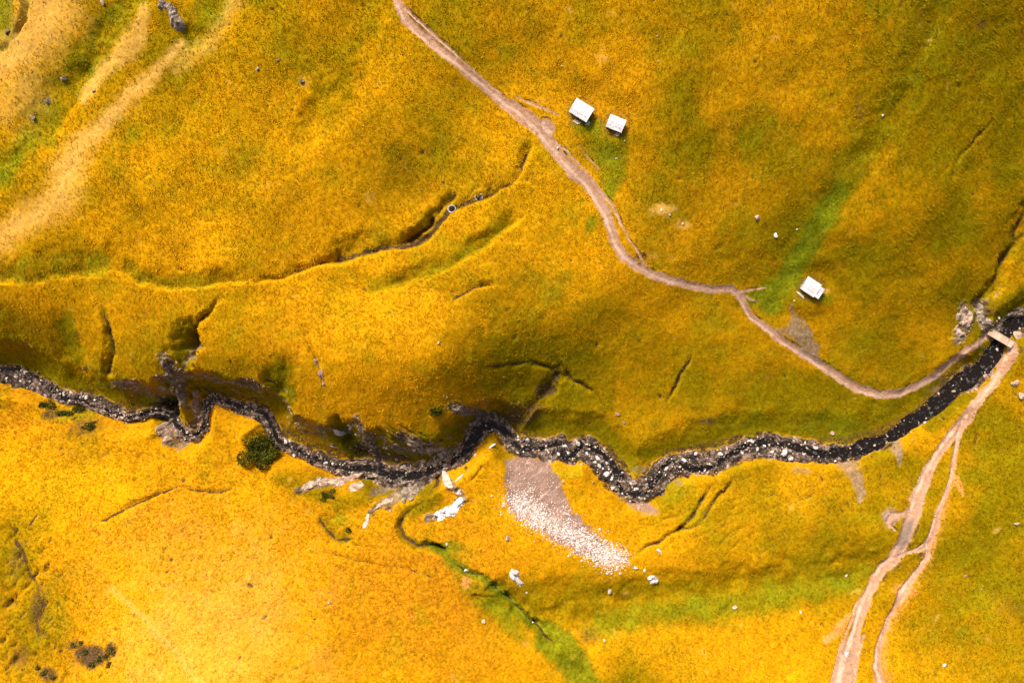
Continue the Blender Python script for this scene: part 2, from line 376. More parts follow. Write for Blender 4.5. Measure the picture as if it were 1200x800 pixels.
spot('green', 525, 640, 16, 8, 0.8); spot('green', 635, 500, 60, 30, 0.25)
spot('green', 975, 500, 70, 24, 0.5); spot('green', 885, 497, 40, 20, 0.4); spot('green', 700, 420, 80, 30, 0.2)
spot('green', 790, 570, 22, 22, 0.5); spot('green', 660, 552, 20, 10, 0.5); spot('green', 745, 555, 20, 12, 0.5)
spot('green', 330, 440, 26, 40, 0.35); spot('green', 420, 525, 30, 18, 0.55); spot('green', 175, 470, 24, 20, 0.4)
spot('green', 90, 485, 50, 10, 0.6); spot('green', 400, 610, 16, 12, 0.6); spot('green', 270, 445, 40, 14, 0.3)
spot('green', 480, 345, 30, 10, 0.3); spot('green', 545, 325, 20, 10, 0.4); spot('green', 470, 365, 30, 10, 0.35)
spot('green', 1150, 60, 60, 40, 0.3); spot('green', 1180, 250, 20, 40, 0.2); spot('green', 1010, 300, 20, 14, 0.3)
spot('green', 865, 45, 16, 10, 0.3); spot('green', 800, 140, 22, 12, 0.35); spot('green', 620, 90, 20, 20, 0.2)
spot('green', 1120, 750, 40, 40, 0.3); spot('green', 1150, 560, 60, 50, 0.2); spot('green', 130, 450, 30, 30, 0.4)
spot('green', 560, 580, 20, 18, 0.3)
for (u, v, rx, ry, a) in ((640, 440, 120, 80, .85), (800, 440, 130, 70, .65), (960, 470, 140, 50, .9), (1120, 100, 160, 150, .8), (1150, 300, 90, 120, .55), (40, 410, 110, 50, .7),
                          (1150, 720, 90, 110, .65), (1170, 520, 70, 80, .6), (960, 60, 120, 80, .4), (560, 400, 30, 60, .4), (700, 380, 90, 40, .6), (850, 380, 60, 30, .5), (650, 260, 60, 40, .35),
                          (700, 700, 120, 20, .5), (1060, 380, 90, 60, .45), (1000, 330, 60, 60, .3), (900, 100, 90, 60, .25), (650, 770, 30, 40, .4), (100, 520, 40, 30, .5), (420, 40, 60, 60, .25),
                          (510, 215, 40, 30, .4), (740, 690, 150, 16, .7), (800, 500, 150, 30, .4)):
    spot('olive', u, v, rx, ry, a)  # olive grass, the dark tone partly standing in for dimmer light
for (u, v, rx, ry, a) in ((470, 700, 130, 90, .85), (380, 610, 90, 40, .6), (80, 690, 60, 90, .65), (800, 230, 120, 70, .55), (250, 550, 80, 40, .45), (540, 760, 70, 50, .7), (860, 190, 90, 60, .5),
                          (880, 60, 120, 70, .4), (1120, 230, 60, 50, .35), (640, 60, 60, 60, .35), (1195, 680, 20, 30, .7), (60, 760, 80, 60, .7), (600, 465, 60, 30, .6), (760, 790, 80, 30, .35),
                          (660, 560, 120, 30, .2), (900, 590, 80, 30, .3), (590, 210, 40, 30, .5), (230, 640, 60, 60, .2), (850, 760, 100, 50, .4), (620, 310, 60, 30, .4), (1000, 760, 30, 30, .5),
                          (360, 300, 60, 40, .4), (460, 400, 130, 70, .3), (1100, 310, 60, 60, .3), (930, 210, 40, 50, .4)):
    spot('rust', u, v, rx, ry, a)
for (u, v, rx, ry, a) in ((105, 768, 26, 12, .9), (55, 790, 16, 8, .8), (85, 755, 10, 8, .6), (130, 763, 8, 8, .9), (60, 485, 12, 8, .7), (100, 500, 24, 12, .55), (85, 530, 10, 8, .4), (615, 480, 34, 16, .6),
                          (751, 300, 6, 4, .9), (828, 494, 14, 6, .7), (1150, 27, 10, 8, .5), (40, 385, 30, 12, .4), (90, 392, 14, 8, .5), (690, 745, 18, 14, .5), (1180, 710, 20, 20, .4), (545, 735, 20, 18, .35),
                          (1085, 10, 8, 10, .5), (1007, 130, 8, 20, .5), (510, 483, 8, 5, .5)):
    spot('soil', u, v, rx, ry, a)
for pts, k, a in (([(385, 508, 14), (420, 520, 20), (470, 530, 22), (520, 522, 20), (560, 492, 16)], 'olive', 1.0), ([(232, 455, 10), (262, 448, 16), (300, 455, 18), (320, 470, 16)], 'olive', .9), ([(420, 530, 10), (460, 540, 10), (505, 545, 10)], 'soil', .75),  # mossy cover and soil, their dark tone also deepening shade on gorge walls
                  ([(590, 508, 6), (640, 512, 6), (690, 515, 5), (716, 540, 5)], 'soil', .6), ([(780, 532, 5), (850, 517, 6), (900, 510, 5), (960, 517, 5), (1010, 513, 6), (1060, 490, 6), (1100, 460, 6)], 'soil', .6), ([(120, 470, 6), (170, 478, 7), (200, 470, 8)], 'soil', .6),
                  ([(0, 428, 4), (60, 448, 5), (120, 470, 5)], 'soil', .5), ([(330, 500, 6), (370, 522, 7), (410, 538, 7)], 'soil', .6), ([(240, 455, 4), (270, 462, 5), (305, 472, 5)], 'soil', .6), ([(425, 565, 8), (460, 572, 9), (500, 572, 10)], 'olive', .9),
                  ([(330, 560, 8), (380, 578, 12), (400, 590, 12), (440, 575, 10)], 'olive', .7), ([(1150, 395, 10), (1170, 370, 14), (1195, 350, 16)], 'olive', 1.0), ([(1120, 400, 8), (1140, 380, 10), (1160, 365, 10)], 'soil', .5),
                  ([(570, 510, 12), (585, 525, 12), (600, 545, 8)], 'olive', .5), ([(480, 600, 10), (505, 585, 12)], 'olive', .8), ([(1090, 460, 10), (1130, 425, 10)], 'soil', .5), ([(1090, 500, 8), (1130, 465, 8), (1165, 425, 8)], 'olive', .9)):
    band(k, pts, a, 1.0)
band('olive', [(600, 490, 16), (650, 500, 18), (700, 505, 16), (740, 535, 12), (775, 525, 14), (850, 500, 20), (920, 495, 24), (990, 495, 22), (1050, 475, 18), (1100, 445, 12)], 0.95, 1.1)
band('green', [(600, 492, 8), (700, 508, 9), (745, 545, 8), (780, 528, 10), (860, 502, 14), (930, 500, 18), (1000, 500, 16), (1060, 475, 10)], 0.28, 1.2)
band('olive', [(0, 422, 14), (60, 440, 18), (120, 460, 18), (175, 465, 14)], 0.9, 1.0)
spot('straw', 250, 755, 120, 100, 0.42); spot('straw', 200, 650, 90, 60, 0.25)  # paler tint again: sunlight on the lower-left slope put into the colour
# bare, stony and sandy places
patch('scree', [(596, 536), (612, 532), (640, 540), (655, 562), (668, 590), (690, 618), (712, 640), (718, 662), (700, 660), (675, 646), (645, 630), (620, 616), (596, 596), (590, 565)], 1.0, 7, -0.7)
patch('grey', [(924, 356), (938, 364), (950, 388), (962, 412), (972, 432), (950, 420), (932, 402), (914, 388), (922, 374)], 0.9, 6)
band('grey', [(985, 536, 8), (997, 548, 9), (1005, 563, 7), (1010, 578, 5), (1007, 588, 2)], 0.9, 0.9)
band('grey', [(1050, 516, 6), (1052, 530, 5), (1053, 545, 2)], 0.85, 0.9)
band('scree', [(742, 588, 6), (752, 592, 6), (765, 597, 4)], 0.75, 1.2)
spot('grey', 752, 550, 12, 6, .7); spot('grey', 795, 565, 8, 6, .6); spot('grey', 1100, 442, 10, 4, .8); spot('grey', 1095, 455, 14, 8, .5)
spot('scree', 1043, 606, 11, 10, .9); spot('scree', 940, 552, 12, 5, .5)
band('ochre', [(1117, 553, 3), (1124, 566, 4), (1128, 580, 2)], 0.8, 0.6)
band('ochre', [(995, 722, 5), (985, 735, 6), (968, 752, 4)], 0.9, 0.6)
spot('ochre', 1060, 690, 13, 7, 1.0); spot('ochre', 547, 682, 6, 7, .9); spot('ochre', 1050, 720, 8, 8, .6); spot('ochre', 615, 755, 5, 5, .5)
# rock showing through along the gorge
for pts, hw in (([(470, 512), (495, 522), (525, 532)], 7), ([(528, 476), (548, 482), (575, 488), (592, 500)], 6), ([(505, 543), (530, 534), (545, 520), (552, 505), (565, 492)], 6), ([(418, 490), (432, 515), (448, 548)], 5),
                ([(455, 590), (470, 576), (492, 566)], 7), ([(515, 545), (520, 560), (540, 578)], 5), ([(350, 573), (372, 566), (402, 563), (426, 553)], 4), ([(1128, 360), (1130, 378), (1122, 396)], 8),
                ([(1148, 355), (1153, 372), (1158, 385), (1172, 382)], 7), ([(202, 455), (206, 470), (196, 480)], 6), ([(193, 495), (198, 515), (215, 520)], 6), ([(228, 470), (233, 490), (222, 503)], 4), ([(1165, 395), (1180, 378), (1200, 365)], 8),
                ([(190, 418), (200, 430), (206, 450)], 5), ([(388, 503), (400, 508), (414, 496)], 3), ([(436, 598), (447, 590), (462, 580)], 4), ([(502, 606), (530, 598), (543, 584)], 5), ([(440, 575), (470, 565), (505, 556)], 5)):
    band('rock', [(p[0], p[1], hw) for p in pts], 1.0, 0.6)

# --- trails
MAIN = [(452, -30, 4), (465, 0, 4), (475, 22, 4), (490, 37, 4), (512, 55, 4), (532, 72, 4), (552, 90, 4.5), (572, 105, 5), (590, 119, 5), (603, 126, 5), (617, 136, 5.5), (632, 152, 6), (647, 172, 5.5), (660, 189, 5.5), (672, 201, 6), (687, 216, 5.5),
        (700, 233, 5), (710, 251, 4.5), (716, 268, 4.5), (721, 286, 5), (731, 301, 5), (746, 312, 4.5), (765, 321, 4.5), (787, 329, 4), (812, 335, 4), (837, 339, 3.8), (857, 338, 3.2), (866, 344, 3), (872, 357, 3), (882, 372, 3.2), (900, 385, 3.5),
        (917, 399, 4), (937, 412, 4), (967, 431, 4), (990, 447, 4.2), (1007, 456, 4.5), (1030, 462, 4.6), (1055, 461, 4.6), (1075, 452, 4.6), (1095, 440, 4.6), (1112, 426, 4.4), (1132, 411, 4.2), (1150, 400, 4.2), (1162, 391, 4.6)]
trail(MAIN, 1)
trail([(473, 8, 1.2), (485, 20, 1.4), (497, 31, 1.4), (525, 55, 1.4), (548, 78, 1.5), (566, 94, 1.5), (585, 108, 1.5)], 1, 0.15)
trail([(582, 119, 1.1), (600, 136, 1.1), (615, 147, 1.1), (631, 157, 1.3)], 1, 0.12)
trail([(605, 113, 1.2), (622, 121, 1.4), (640, 128, 1.2), (655, 136, 1)], 1, 0.1, amt=.7)
trail([(640, 147, 6), (644, 152, 5)], 1, 0.1)
trail([(647, 162, 1), (662, 175, 1.2), (676, 190, 1.2), (690, 205, 1.3), (704, 224, 1.4), (717, 240, 1.4), (730, 267, 1.3), (740, 285, 1.2), (750, 298, 1.4), (755, 311, 1.6)], 1, 0.15, amt=.85)
trail([(678, 170, .8), (690, 186, .8), (702, 198, .8)], 1, 0.1, amt=.7)
trail([(866, 341, 2), (876, 340, 1.6), (897, 337, 1)], 1, 0.1, amt=.8)
trail([(872, 345, 1.4), (882, 352, 1.2), (890, 352, .8)], 1, 0.1, amt=.7)
SOUTH = [(1183, 402, 3.2), (1187, 411, 2.8), (1177, 431, 2.8), (1166, 448, 3), (1153, 463, 3.4), (1141, 478, 5), (1131, 492, 6), (1118, 507, 5), (1103, 527, 4.4), (1093, 542, 4.6), (1086, 557, 5), (1078, 577, 5.4), (1074, 592, 6), (1069, 605, 6.5), (1062, 624, 7),
         (1056, 642, 7), (1049, 658, 5.5), (1036, 671, 5), (1025, 686, 4.6), (1015, 703, 4.6), (1008, 720, 4.8), (1003, 738, 5), (998, 758, 7), (993, 778, 9), (986, 800, 10), (975, 840, 10)]
trail(SOUTH, 2)
trail([(1130, 494, 3), (1124, 510, 3), (1120, 527, 2.6), (1117, 545, 2.4), (1114, 563, 2.2), (1107, 582, 2.2), (1099, 602, 2.6), (1094, 620, 3.6), (1086, 638, 4), (1072, 645, 2), (1056, 653, 1.8)], 3, 0.3)
trail([(1088, 638, 3), (1086, 652, 2.8), (1077, 668, 2.4), (1066, 683, 3.5), (1058, 694, 4), (1049, 712, 2.4), (1040, 727, 2.4), (1033, 746, 2.6), (1028, 766, 3.4), (1028, 782, 5), (1033, 800, 5), (1040, 840, 5)], 3, 0.3)
spot('grey', 1062, 625, 7, 22, 0.75, 18)
trail([(1141, 479, 1), (1124, 496, 1.2), (1108, 512, 1.2), (1096, 530, 1.1), (1084, 547, 1.2), (1075, 565, 1.2), (1066, 585, 1.4)], 2, .12, amt=.8)
trail([(1020, 690, 1), (1012, 700, 1.2), (1002, 712, 1.2), (996, 730, 1.2), (988, 748, 1.4), (982, 770, 1.6), (974, 800, 1.6)], 2, .12, amt=.8)
trail([(1012, 742, 1.2), (1008, 760, 1.4), (1004, 782, 1.4), (1000, 806, 1.4)], 2, .12, amt=.8)
trail([(1072, 598, 2), (1058, 602, 2.6), (1046, 604, 3), (1040, 612, 2), (1049, 622, 1.6)], 2, .12, amt=.8)
band('ochre', [(1120, 530, 3), (1118, 560, 4), (1108, 590, 4), (1096, 625, 6), (1086, 655, 5), (1070, 685, 6), (1052, 712, 6), (1040, 740, 5), (1034, 775, 6), (1040, 805, 7)], 0.62, 1.2)
band('ochre', [(1040, 668, 4), (1018, 702, 5), (1004, 738, 6), (990, 780, 9)], 0.5, 1.2)

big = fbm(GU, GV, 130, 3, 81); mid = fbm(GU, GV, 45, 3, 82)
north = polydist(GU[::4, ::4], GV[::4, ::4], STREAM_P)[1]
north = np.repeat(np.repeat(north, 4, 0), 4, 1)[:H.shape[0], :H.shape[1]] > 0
lev = np.where(north, 0.40 + 0.13 * sstep(560, 900, GU) + 0.10 * sstep(900, 1150, GU), 0.02 + 0.42 * sstep(560, 740, GU) + 0.22 * sstep(950, 1100, GU))  # browner grass that also dims the north and right in place of shade
lev = lev * (1 - 0.95 * sstep(90, 10, np.hypot(GU - 445, (GV - 395) * 1.5) - 70) * north)  # less olive, so the sun-facing plateau is brightened by colour
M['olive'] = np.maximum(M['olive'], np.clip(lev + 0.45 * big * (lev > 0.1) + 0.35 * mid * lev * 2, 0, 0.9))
M['rust'] = np.maximum(M['rust'], np.clip(0.18 + 0.5 * fbm(GU, GV, 90, 3, 84) + 0.25 * mid + 0.22 * (~north) * sstep(600, 400, GU), 0, 0.75))
M['green'] = np.maximum(M['green'], np.clip(0.45 * fbm(GU, GV, 80, 3, 85) - 0.05 + 0.1 * north, 0, 0.4))
for _ in range(240):      # trampled and eroded flecks
    u0, v0 = random.uniform(150, 1200), random.uniform(0, 800)
    spot('soil', u0, v0, random.uniform(1.5, 4.5), random.uniform(1.2, 3), random.uniform(.4, .8), random.uniform(0, 180), -random.uniform(.05, .3))
for _ in range(70):
    u0, v0 = random.uniform(150, 1200), random.uniform(0, 800)
    spot('straw', u0, v0, random.uniform(2, 7), random.uniform(1.5, 4), random.uniform(.3, .6), random.uniform(0, 180))
for (u0, v0, rx, ry, a) in ((640, 457, 14, 10, .9), (652, 440, 5, 10, .9), (605, 490, 26, 12, .7), (20, 655, 12, 30, .5), (42, 715, 12, 26, .6), (22, 772, 20, 18, .55)):
    spot('soil', u0, v0, rx, ry, a)
for (u0, v0, rx, ry, a) in ((15, 650, 40, 60, .7), (40, 740, 60, 60, .7)): spot('olive', u0, v0, rx, ry, a)
for _ in range(70):       # combed streaks on the steep rusty slope
    u0, v0 = random.uniform(-5, 130), random.uniform(600, 805)
    if u0 > 70 and v0 < 730: continue
    l = random.uniform(8, 24); groove([(u0, v0), (u0 + l * .3, v0 - l * .36), (u0 + l * .55, v0 - l * .8)], random.uniform(.4, .9), 3.4, 3.8, soil=random.uniform(.5, 1.0), olive=.6)
for _ in range(22):
    u0, v0 = random.uniform(60, 150), random.uniform(490, 545); l = random.uniform(6, 14)
    groove([(u0, v0), (u0 + l * .5, v0 - l * .3), (u0 + l, v0 - l * .5)], random.uniform(.2, .5), 2.2, 2.4, soil=random.uniform(.4, .9))
for _ in range(26):
    u0, v0 = random.uniform(250, 320), random.uniform(440, 466); l = random.uniform(10, 22)
    groove([(u0, v0), (u0 + l * .5, v0 + l * .12), (u0 + l, v0 + l * .4)], random.uniform(.2, .5), 1.8, 2.2, soil=random.uniform(.4, .9), olive=.8)
for _ in range(26):
    u0, v0 = random.uniform(425, 500), random.uniform(495, 530); l = random.uniform(12, 26)
    groove([(u0, v0), (u0 + l * .5, v0 + l * .4), (u0 + l, v0 + l * .6)], random.uniform(.3, .8), 1.8, 2.4, soil=random.uniform(.4, .95), olive=.9)
for _ in range(24):       # terraces trodden by cattle
    u0, v0 = random.uniform(790, 960), random.uniform(560, 650); l = random.uniform(14, 40)
    groove([(u0, v0), (u0 + l * .5, v0 - l * .2), (u0 + l, v0 - l * .5)], random.uniform(.15, .35), 2.2, 2.0, soil=random.uniform(.3, .7))
for _ in range(60):
    u0, v0 = random.uniform(330, 560), random.uniform(570, 640); l = random.uniform(8, 22)
    groove([(u0, v0), (u0 + l * .5, v0 + l * .2), (u0 + l, v0 + l * .3)], random.uniform(.1, .35), 2.0, 2.0, soil=random.uniform(.2, .65))

# ------------------------------------------------------------------ stream bed
WATER = [(-150, 413), (-60, 421), (0, 431), (25, 434), (45, 442), (58, 456), (75, 464), (100, 471), (130, 483), (150, 489), (165, 487), (185, 481), (200, 484), (207, 497), (217, 509), (230, 511), (239, 502), (241, 487), (243, 473), (252, 466), (265, 470),
         (280, 476), (300, 480), (313, 487), (321, 505), (328, 518), (345, 527), (362, 535), (380, 541), (395, 547), (412, 549), (435, 549), (455, 557), (475, 557), (495, 555), (512, 547), (530, 540), (545, 530), (555, 512), (565, 500), (580, 496), (592, 505),
         (600, 518), (615, 525), (630, 528), (645, 522), (655, 520), (663, 534), (673, 532), (683, 521), (696, 524), (708, 534), (719, 547), (724, 558), (724, 568), (732, 578), (746, 581), (760, 576), (770, 561), (777, 547), (787, 541), (799, 545), (812, 550),
         (826, 549), (839, 545), (851, 535), (866, 527), (880, 521), (896, 517), (912, 521), (930, 524), (950, 528), (970, 532), (990, 531), (1010, 526), (1035, 517), (1055, 505), (1075, 490), (1100, 472), (1117, 455), (1137, 442), (1155, 427), (1167, 410), (1174, 397), (1182, 384), (1200, 376), (1260, 350), (1350, 320)]
wz = np.interp([p[0] for p in WATER], STREAM[:, 0], STREAM[:, 2])
wU, wV = ortho(np.array([p[0] for p in WATER], float), np.array([p[1] for p in WATER], float), wz)
WATER_P = np.stack([wU, wV], 1)
ok = (GV > 290) & (GV < 660) & (GU > -160) & (GU < 1360)
d, side, T, (zs, w) = polydist(WU[ok], WV[ok], STREAM_P, [STREAM[:, 2], STREAM[:, 3]])
bedm = sstep(1.3, 0.75, d / (w * (1 + 0.4 * fbm(GU[ok], GV[ok], 38, 2, 53))) + 0.4 * EDGE[ok])
M['bed'][ok] = bedm
rim = sstep(1.0, 0.0, (d - w) / np.where(side > 0, 9.0, 3.5)) * (d > w * 0.7)
M['soil'][ok] = np.maximum(M['soil'][ok], np.clip(rim * (0.75 + 0.9 * EDGE[ok] + 0.5 * BROAD[ok]), 0, 1))
dw, _, Tw, (zw,) = polydist(WU[ok], WV[ok], WATER_P, [wz])
uw = np.interp(Tw, np.arange(len(WATER)), [p[0] for p in WATER])
ww = np.interp(uw, [0, 60, 130, 240, 400, 480, 560, 620, 700, 780, 900, 960, 1000, 1050, 1130, 1170, 1210], [1.6, 1.4, 1.4, 1.8, 2.4, 4, 4.4, 3.6, 3.2, 2.8, 3.0, 4.8, 8, 8.4, 9, 8, 7.5])
thread = sstep(1.35, 0.5, dw / ww + 0.45 * EDGE[ok])
H[ok] = H[ok] * (1 - bedm) + bedm * (zs + 0.42 + 0.34 * fbm(GU[ok], GV[ok], 13, 2, 51) + 0.6 * fbm(GU[ok], GV[ok], 6, 2, 52) - 0.85 * thread - 0.30 * sstep(985, 1030, uw) - 0.16 * sstep(430, 460, uw) * sstep(600, 570, uw))
M['gravel'][ok] = np.maximum(M['gravel'][ok], bedm)
for k in ('green', 'olive', 'rust', 'straw', 'soil'): M[k] *= (1 - M['bed'])
for k in ('green', 'rust', 'straw', 'soil'): M[k] *= (1 - 0.9 * M['dirt'])
CUT *= (1 - M['bed'])
H += CUT
# roughness of the turf, more of it on rock
soft = 1 - np.clip(M['dirt'] + M['bed'], 0, 1)
H += soft * (0.55 * fbm(GU, GV, 70, 3, 61) + 0.22 * fbm(GU, GV, 20, 2, 62) + 0.11 * fbm(GU, GV, 6, 2, 63))
H += 0.05 * fbm(GU, GV, 4, 2, 65)
gs = np.hypot(np.gradient(H, axis=1) / np.gradient(GU, axis=1), np.gradient(H, axis=0) / np.gradient(GV, axis=0)) / S
near = np.zeros_like(H); near[ok] = sstep(75, 45, d) * np.where(side > 0, 1.0, 0.35)
M['rock'] = np.maximum(M['rock'], near * sstep(0.75, 1.5, gs) * np.clip(0.55 + 1.3 * fbm(GU * 0.45 + GV * 0.2, GV * 1.5 - GU * 0.35, 13, 3, 67), 0, 1) * (1 - M['bed']))
rk = np.clip(M['rock'], 0, 1)
strat = np.abs(fbm(GU * 0.5 + GV * 1.3, GV * 1.2 - GU * 0.5, 9, 3, 66))
H += rk * (1.5 * strat - 0.2) * (1 - M['bed'])
FIELD = Field(gu, gv, H)

# hut pads: level the turf where the huts stand
HUT_SPOTS = [(681.6, 130), (721.9, 144.8), (951, 338)]
for (u, v) in HUT_SPOTS:
    p = rect([(u, v)])[0]; z = float(FIELD.at(p[0], p[1])); sl = window(np.array([p]), 44)
    r = np.hypot(GU[sl] - p[0], GV[sl] - p[1])
    f = sstep(34, 11, r); H[sl] = H[sl] * (1 - f) + z * f
    M['soil'][sl] = np.maximum(M['soil'][sl], 0.5 * sstep(20, 14, r + 4 * EDGE[sl]))

# ------------------------------------------------------------------ materials
def nodes(name):
    m = bpy.data.materials.new(name); m.use_nodes = True
    nt = m.node_tree; b = nt.nodes['Principled BSDF']
    return m, nt, b
class NB:
    def __init__(s, nt): s.nt = nt
    def new(s, t, **kw):
        n = s.nt.nodes.new(t)
        for k, v in kw.items(): setattr(n, k, v)
        return n
    def put(s, sock, v):
        if isinstance(v, bpy.types.NodeSocket): s.nt.links.new(v, sock)
        elif v is not None: sock.default_value = v
    def math(s, op, a, b=None, clamp=False):
        n = s.new('ShaderNodeMath', operation=op); n.use_clamp = clamp
        s.put(n.inputs[0], a)
        if b is not None: s.put(n.inputs[1], b)
        return n.outputs[0]
    def mix(s, f, a, b, mode='MIX'):
        n = s.new('ShaderNodeMix', data_type='RGBA', blend_type=mode)
        s.put(n.inputs[0], f); s.put(n.inputs[6], a if isinstance(a, bpy.types.NodeSocket) else (*a, 1)); s.put(n.inputs[7], b if isinstance(b, bpy.types.NodeSocket) else (*b, 1))
        return n.outputs[2]
    def noise(s, vec, scale, detail=3, rough=0.55):
        n = s.new('ShaderNodeTexNoise'); n.inputs['Scale'].default_value = scale; n.inputs['Detail'].default_value = detail
        n.inputs['Roughness'].default_value = rough; s.put(n.inputs['Vector'], vec)
        return n.outputs[0]
    def ramp(s, f, stops):
        n = s.new('ShaderNodeValToRGB'); s.put(n.inputs[0], f)
        e = n.color_ramp.elements
        while len(e) < len(stops): e.new(0.5)
        for x, (p, c) in zip(e, stops): x.position = p; x.color = (*c, 1)
        return n.outputs[0]
    def step(s, x, lo, hi):
        n = s.new('ShaderNodeMapRange', interpolation_type='SMOOTHSTEP'); s.put(n.inputs[0], x)
        n.inputs[1].default_value = lo; n.inputs[2].default_value = hi
        return n.outputs[0]
    def attr(s, name):
        n = s.new('ShaderNodeAttribute', attribute_name=name)
        sp = s.new('ShaderNodeSeparateColor'); s.nt.links.new(n.outputs['Color'], sp.inputs[0])
        return sp.outputs[0], sp.outputs[1], sp.outputs[2], n.outputs['Alpha']

def turf_material(name, blades=False):
    m, nt, b = nodes(name); q = NB(nt)
    pos = q.new('ShaderNodeNewGeometry').outputs['Position']
    n1 = q.noise(pos, 0.035, 4); n2 = q.noise(pos, 0.2, 4, .6); n3 = q.noise(pos, 1.1, 3, .65); n4 = q.noise(pos, 3.2, 2, .6)
    green, straw, rust, olive = q.attr('cover_a')
    soil, dirt, rock, gravel = q.attr('cover_b')
    scree, ochre, grey, tint = q.attr('cover_c')
    def brk(mask, n, k=0.7, lo=0.3, hi=0.7):
        return q.step(q.math('ADD', mask, q.math('MULTIPLY', q.math('SUBTRACT', n, 0.5), k)), lo, hi)
    var = q.math('ADD', q.math('MULTIPLY', n2, 0.35), q.math('ADD', q.math('MULTIPLY', n3, 0.4), q.math('MULTIPLY', n1, 0.25)))
    if blades: var = q.math('ADD', q.math('MULTIPLY', var, 0.8), q.math('MULTIPLY', tint, 0.2))
    c = q.ramp(var, [(0.30, (0.24, 0.11, 0.002)), (0.45, (0.43, 0.20, 0.002)), (0.55, (0.53, 0.248, 0.002)), (0.70, (0.66, 0.33, 0.006))])
    c = q.mix(q.math('MULTIPLY', q.step(n4, 0.62, 0.72), 0.5), c, (0.66, 0.45, 0.06))
    rc = q.ramp(n3, [(0.3, (0.22, 0.075, 0.004)), (0.7, (0.55, 0.21, 0.006))])
    c = q.mix(q.math('MULTIPLY', brk(rust, n2, 1.3, 0.2, 1.0), 0.7), c, rc)
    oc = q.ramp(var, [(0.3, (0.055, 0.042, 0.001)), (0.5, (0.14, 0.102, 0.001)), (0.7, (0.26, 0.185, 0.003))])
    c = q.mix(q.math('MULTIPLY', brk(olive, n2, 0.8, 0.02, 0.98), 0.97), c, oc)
    gc = q.ramp(var, [(0.3, (0.035, 0.06, 0.003)), (0.5, (0.12, 0.15, 0.004)), (0.7, (0.22, 0.24, 0.008))])
    c = q.mix(q.math('MULTIPLY', brk(green, n2, 0.7, 0.15, 0.9), 0.85), c, gc)
    # stray greener and browner tufts everywhere
    g2 = q.noise(pos, 0.09, 5, .65)
    c = q.mix(q.math('MULTIPLY', q.step(g2, 0.50, 0.72), 0.42), c, (0.22, 0.19, 0.003))
    c = q.mix(q.math('MULTIPLY', q.step(n4, 0.42, 0.30), 0.22), c, (0.10, 0.062, 0.003))
    n5 = q.noise(pos, 1.7, 3, .7)
    fl = q.math('MULTIPLY', q.step(n5, 0.61, 0.72), q.step(q.noise(pos, 0.14, 3), 0.40, 0.62))
    c = q.mix(q.math('MULTIPLY', fl, 0.38), c, (0.075, 0.038, 0.002))
    c = q.mix(q.math('MULTIPLY', q.step(n5, 0.38, 0.28), 0.35), c, (0.62, 0.38, 0.03))
    sc = q.ramp(n3, [(0.3, (0.44, 0.23, 0.03)), (0.7, (0.57, 0.33, 0.085))])
    c = q.mix(q.math('MULTIPLY', brk(straw, n2, 0.5, 0.05, 1.05), 0.9), c, sc)
    so = q.ramp(n4, [(0.3, (0.022, 0.013, 0.006)), (0.7, (0.11, 0.062, 0.026))])
    c = q.mix(brk(soil, n3, 1.0, 0.3, 0.75), c, so)
    if not blades:
        oc2 = q.ramp(n3, [(0.3, (0.40, 0.14, 0.025)), (0.7, (0.60, 0.25, 0.065))])
        c = q.mix(brk(ochre, n3, 1.3, 0.3, 0.9), c, oc2)
        gy = q.ramp(n3, [(0.3, (0.13, 0.08, 0.04)), (0.7, (0.29, 0.20, 0.125))])
        c = q.mix(q.math('MULTIPLY', brk(grey, n2, 1.2, 0.3, 0.9), 0.9), c, gy)
        sr = q.ramp(q.math('ADD', q.math('MULTIPLY', n4, .6), q.math('MULTIPLY', n2, .4)), [(0.35, (0.15, 0.083, 0.058)), (0.65, (0.28, 0.175, 0.13))])
        mp = q.new('ShaderNodeMapping'); q.put(mp.inputs[0], pos); mp.vector_type = 'TEXTURE'; mp.inputs['Rotation'].default_value = (0, 0, math.radians(42)); mp.inputs['Scale'].default_value = (7, 0.7, 4)
        sr = q.mix(q.math('MULTIPLY', q.step(q.noise(mp.outputs[0], 1.0, 4, .65), 0.5, 0.68), 0.6), sr, (0.46, 0.33, 0.26))
        c = q.mix(brk(scree, n3, 1.1, 0.25, 0.8), c, sr)
        v = q.new('ShaderNodeTexVoronoi'); v.inputs['Scale'].default_value = 1.6; q.put(v.inputs['Vector'], pos)
        rr = q.ramp(q.math('ADD', q.math('MULTIPLY', n2, .5), q.math('MULTIPLY', n3, .5)), [(0.35, (0.04, 0.027, 0.012)), (0.5, (0.13, 0.088, 0.047)), (0.65, (0.33, 0.25, 0.17))])
        c = q.mix(q.math('MULTIPLY', brk(rock, n3, 2.2, 0.55, 0.95), 0.95), c, rr)
        sp = q.new('ShaderNodeSeparateColor'); q.put(sp.inputs[0], v.outputs['Color'])
        gv_ = q.ramp(sp.outputs[0], [(0.0, (0.04, 0.027, 0.018)), (0.5, (0.17, 0.11, 0.078)), (0.85, (0.32, 0.215, 0.16)), (1.0, (0.5, 0.41, 0.35))])
        gv_ = q.mix(q.math('MULTIPLY', q.step(q.noise(pos, 0.32, 4, .65), 0.42, 0.56), 0.8), (0.032, 0.024, 0.018), gv_)
        c = q.mix(q.step(gravel, 0.35, 0.6), c, gv_)
        dc = q.ramp(q.math('ADD', q.math('MULTIPLY', n3, .5), q.math('MULTIPLY', n2, .5)), [(0.35, (0.25, 0.13, 0.07)), (0.65, (0.42, 0.245, 0.155))])
        dc = q.mix(q.math('MULTIPLY', q.step(q.math('ADD', tint, q.math('MULTIPLY', q.math('SUBTRACT', n3, 0.5), 0.6)), 0.3, 0.95), 0.7), dc, (0.56, 0.365, 0.26))
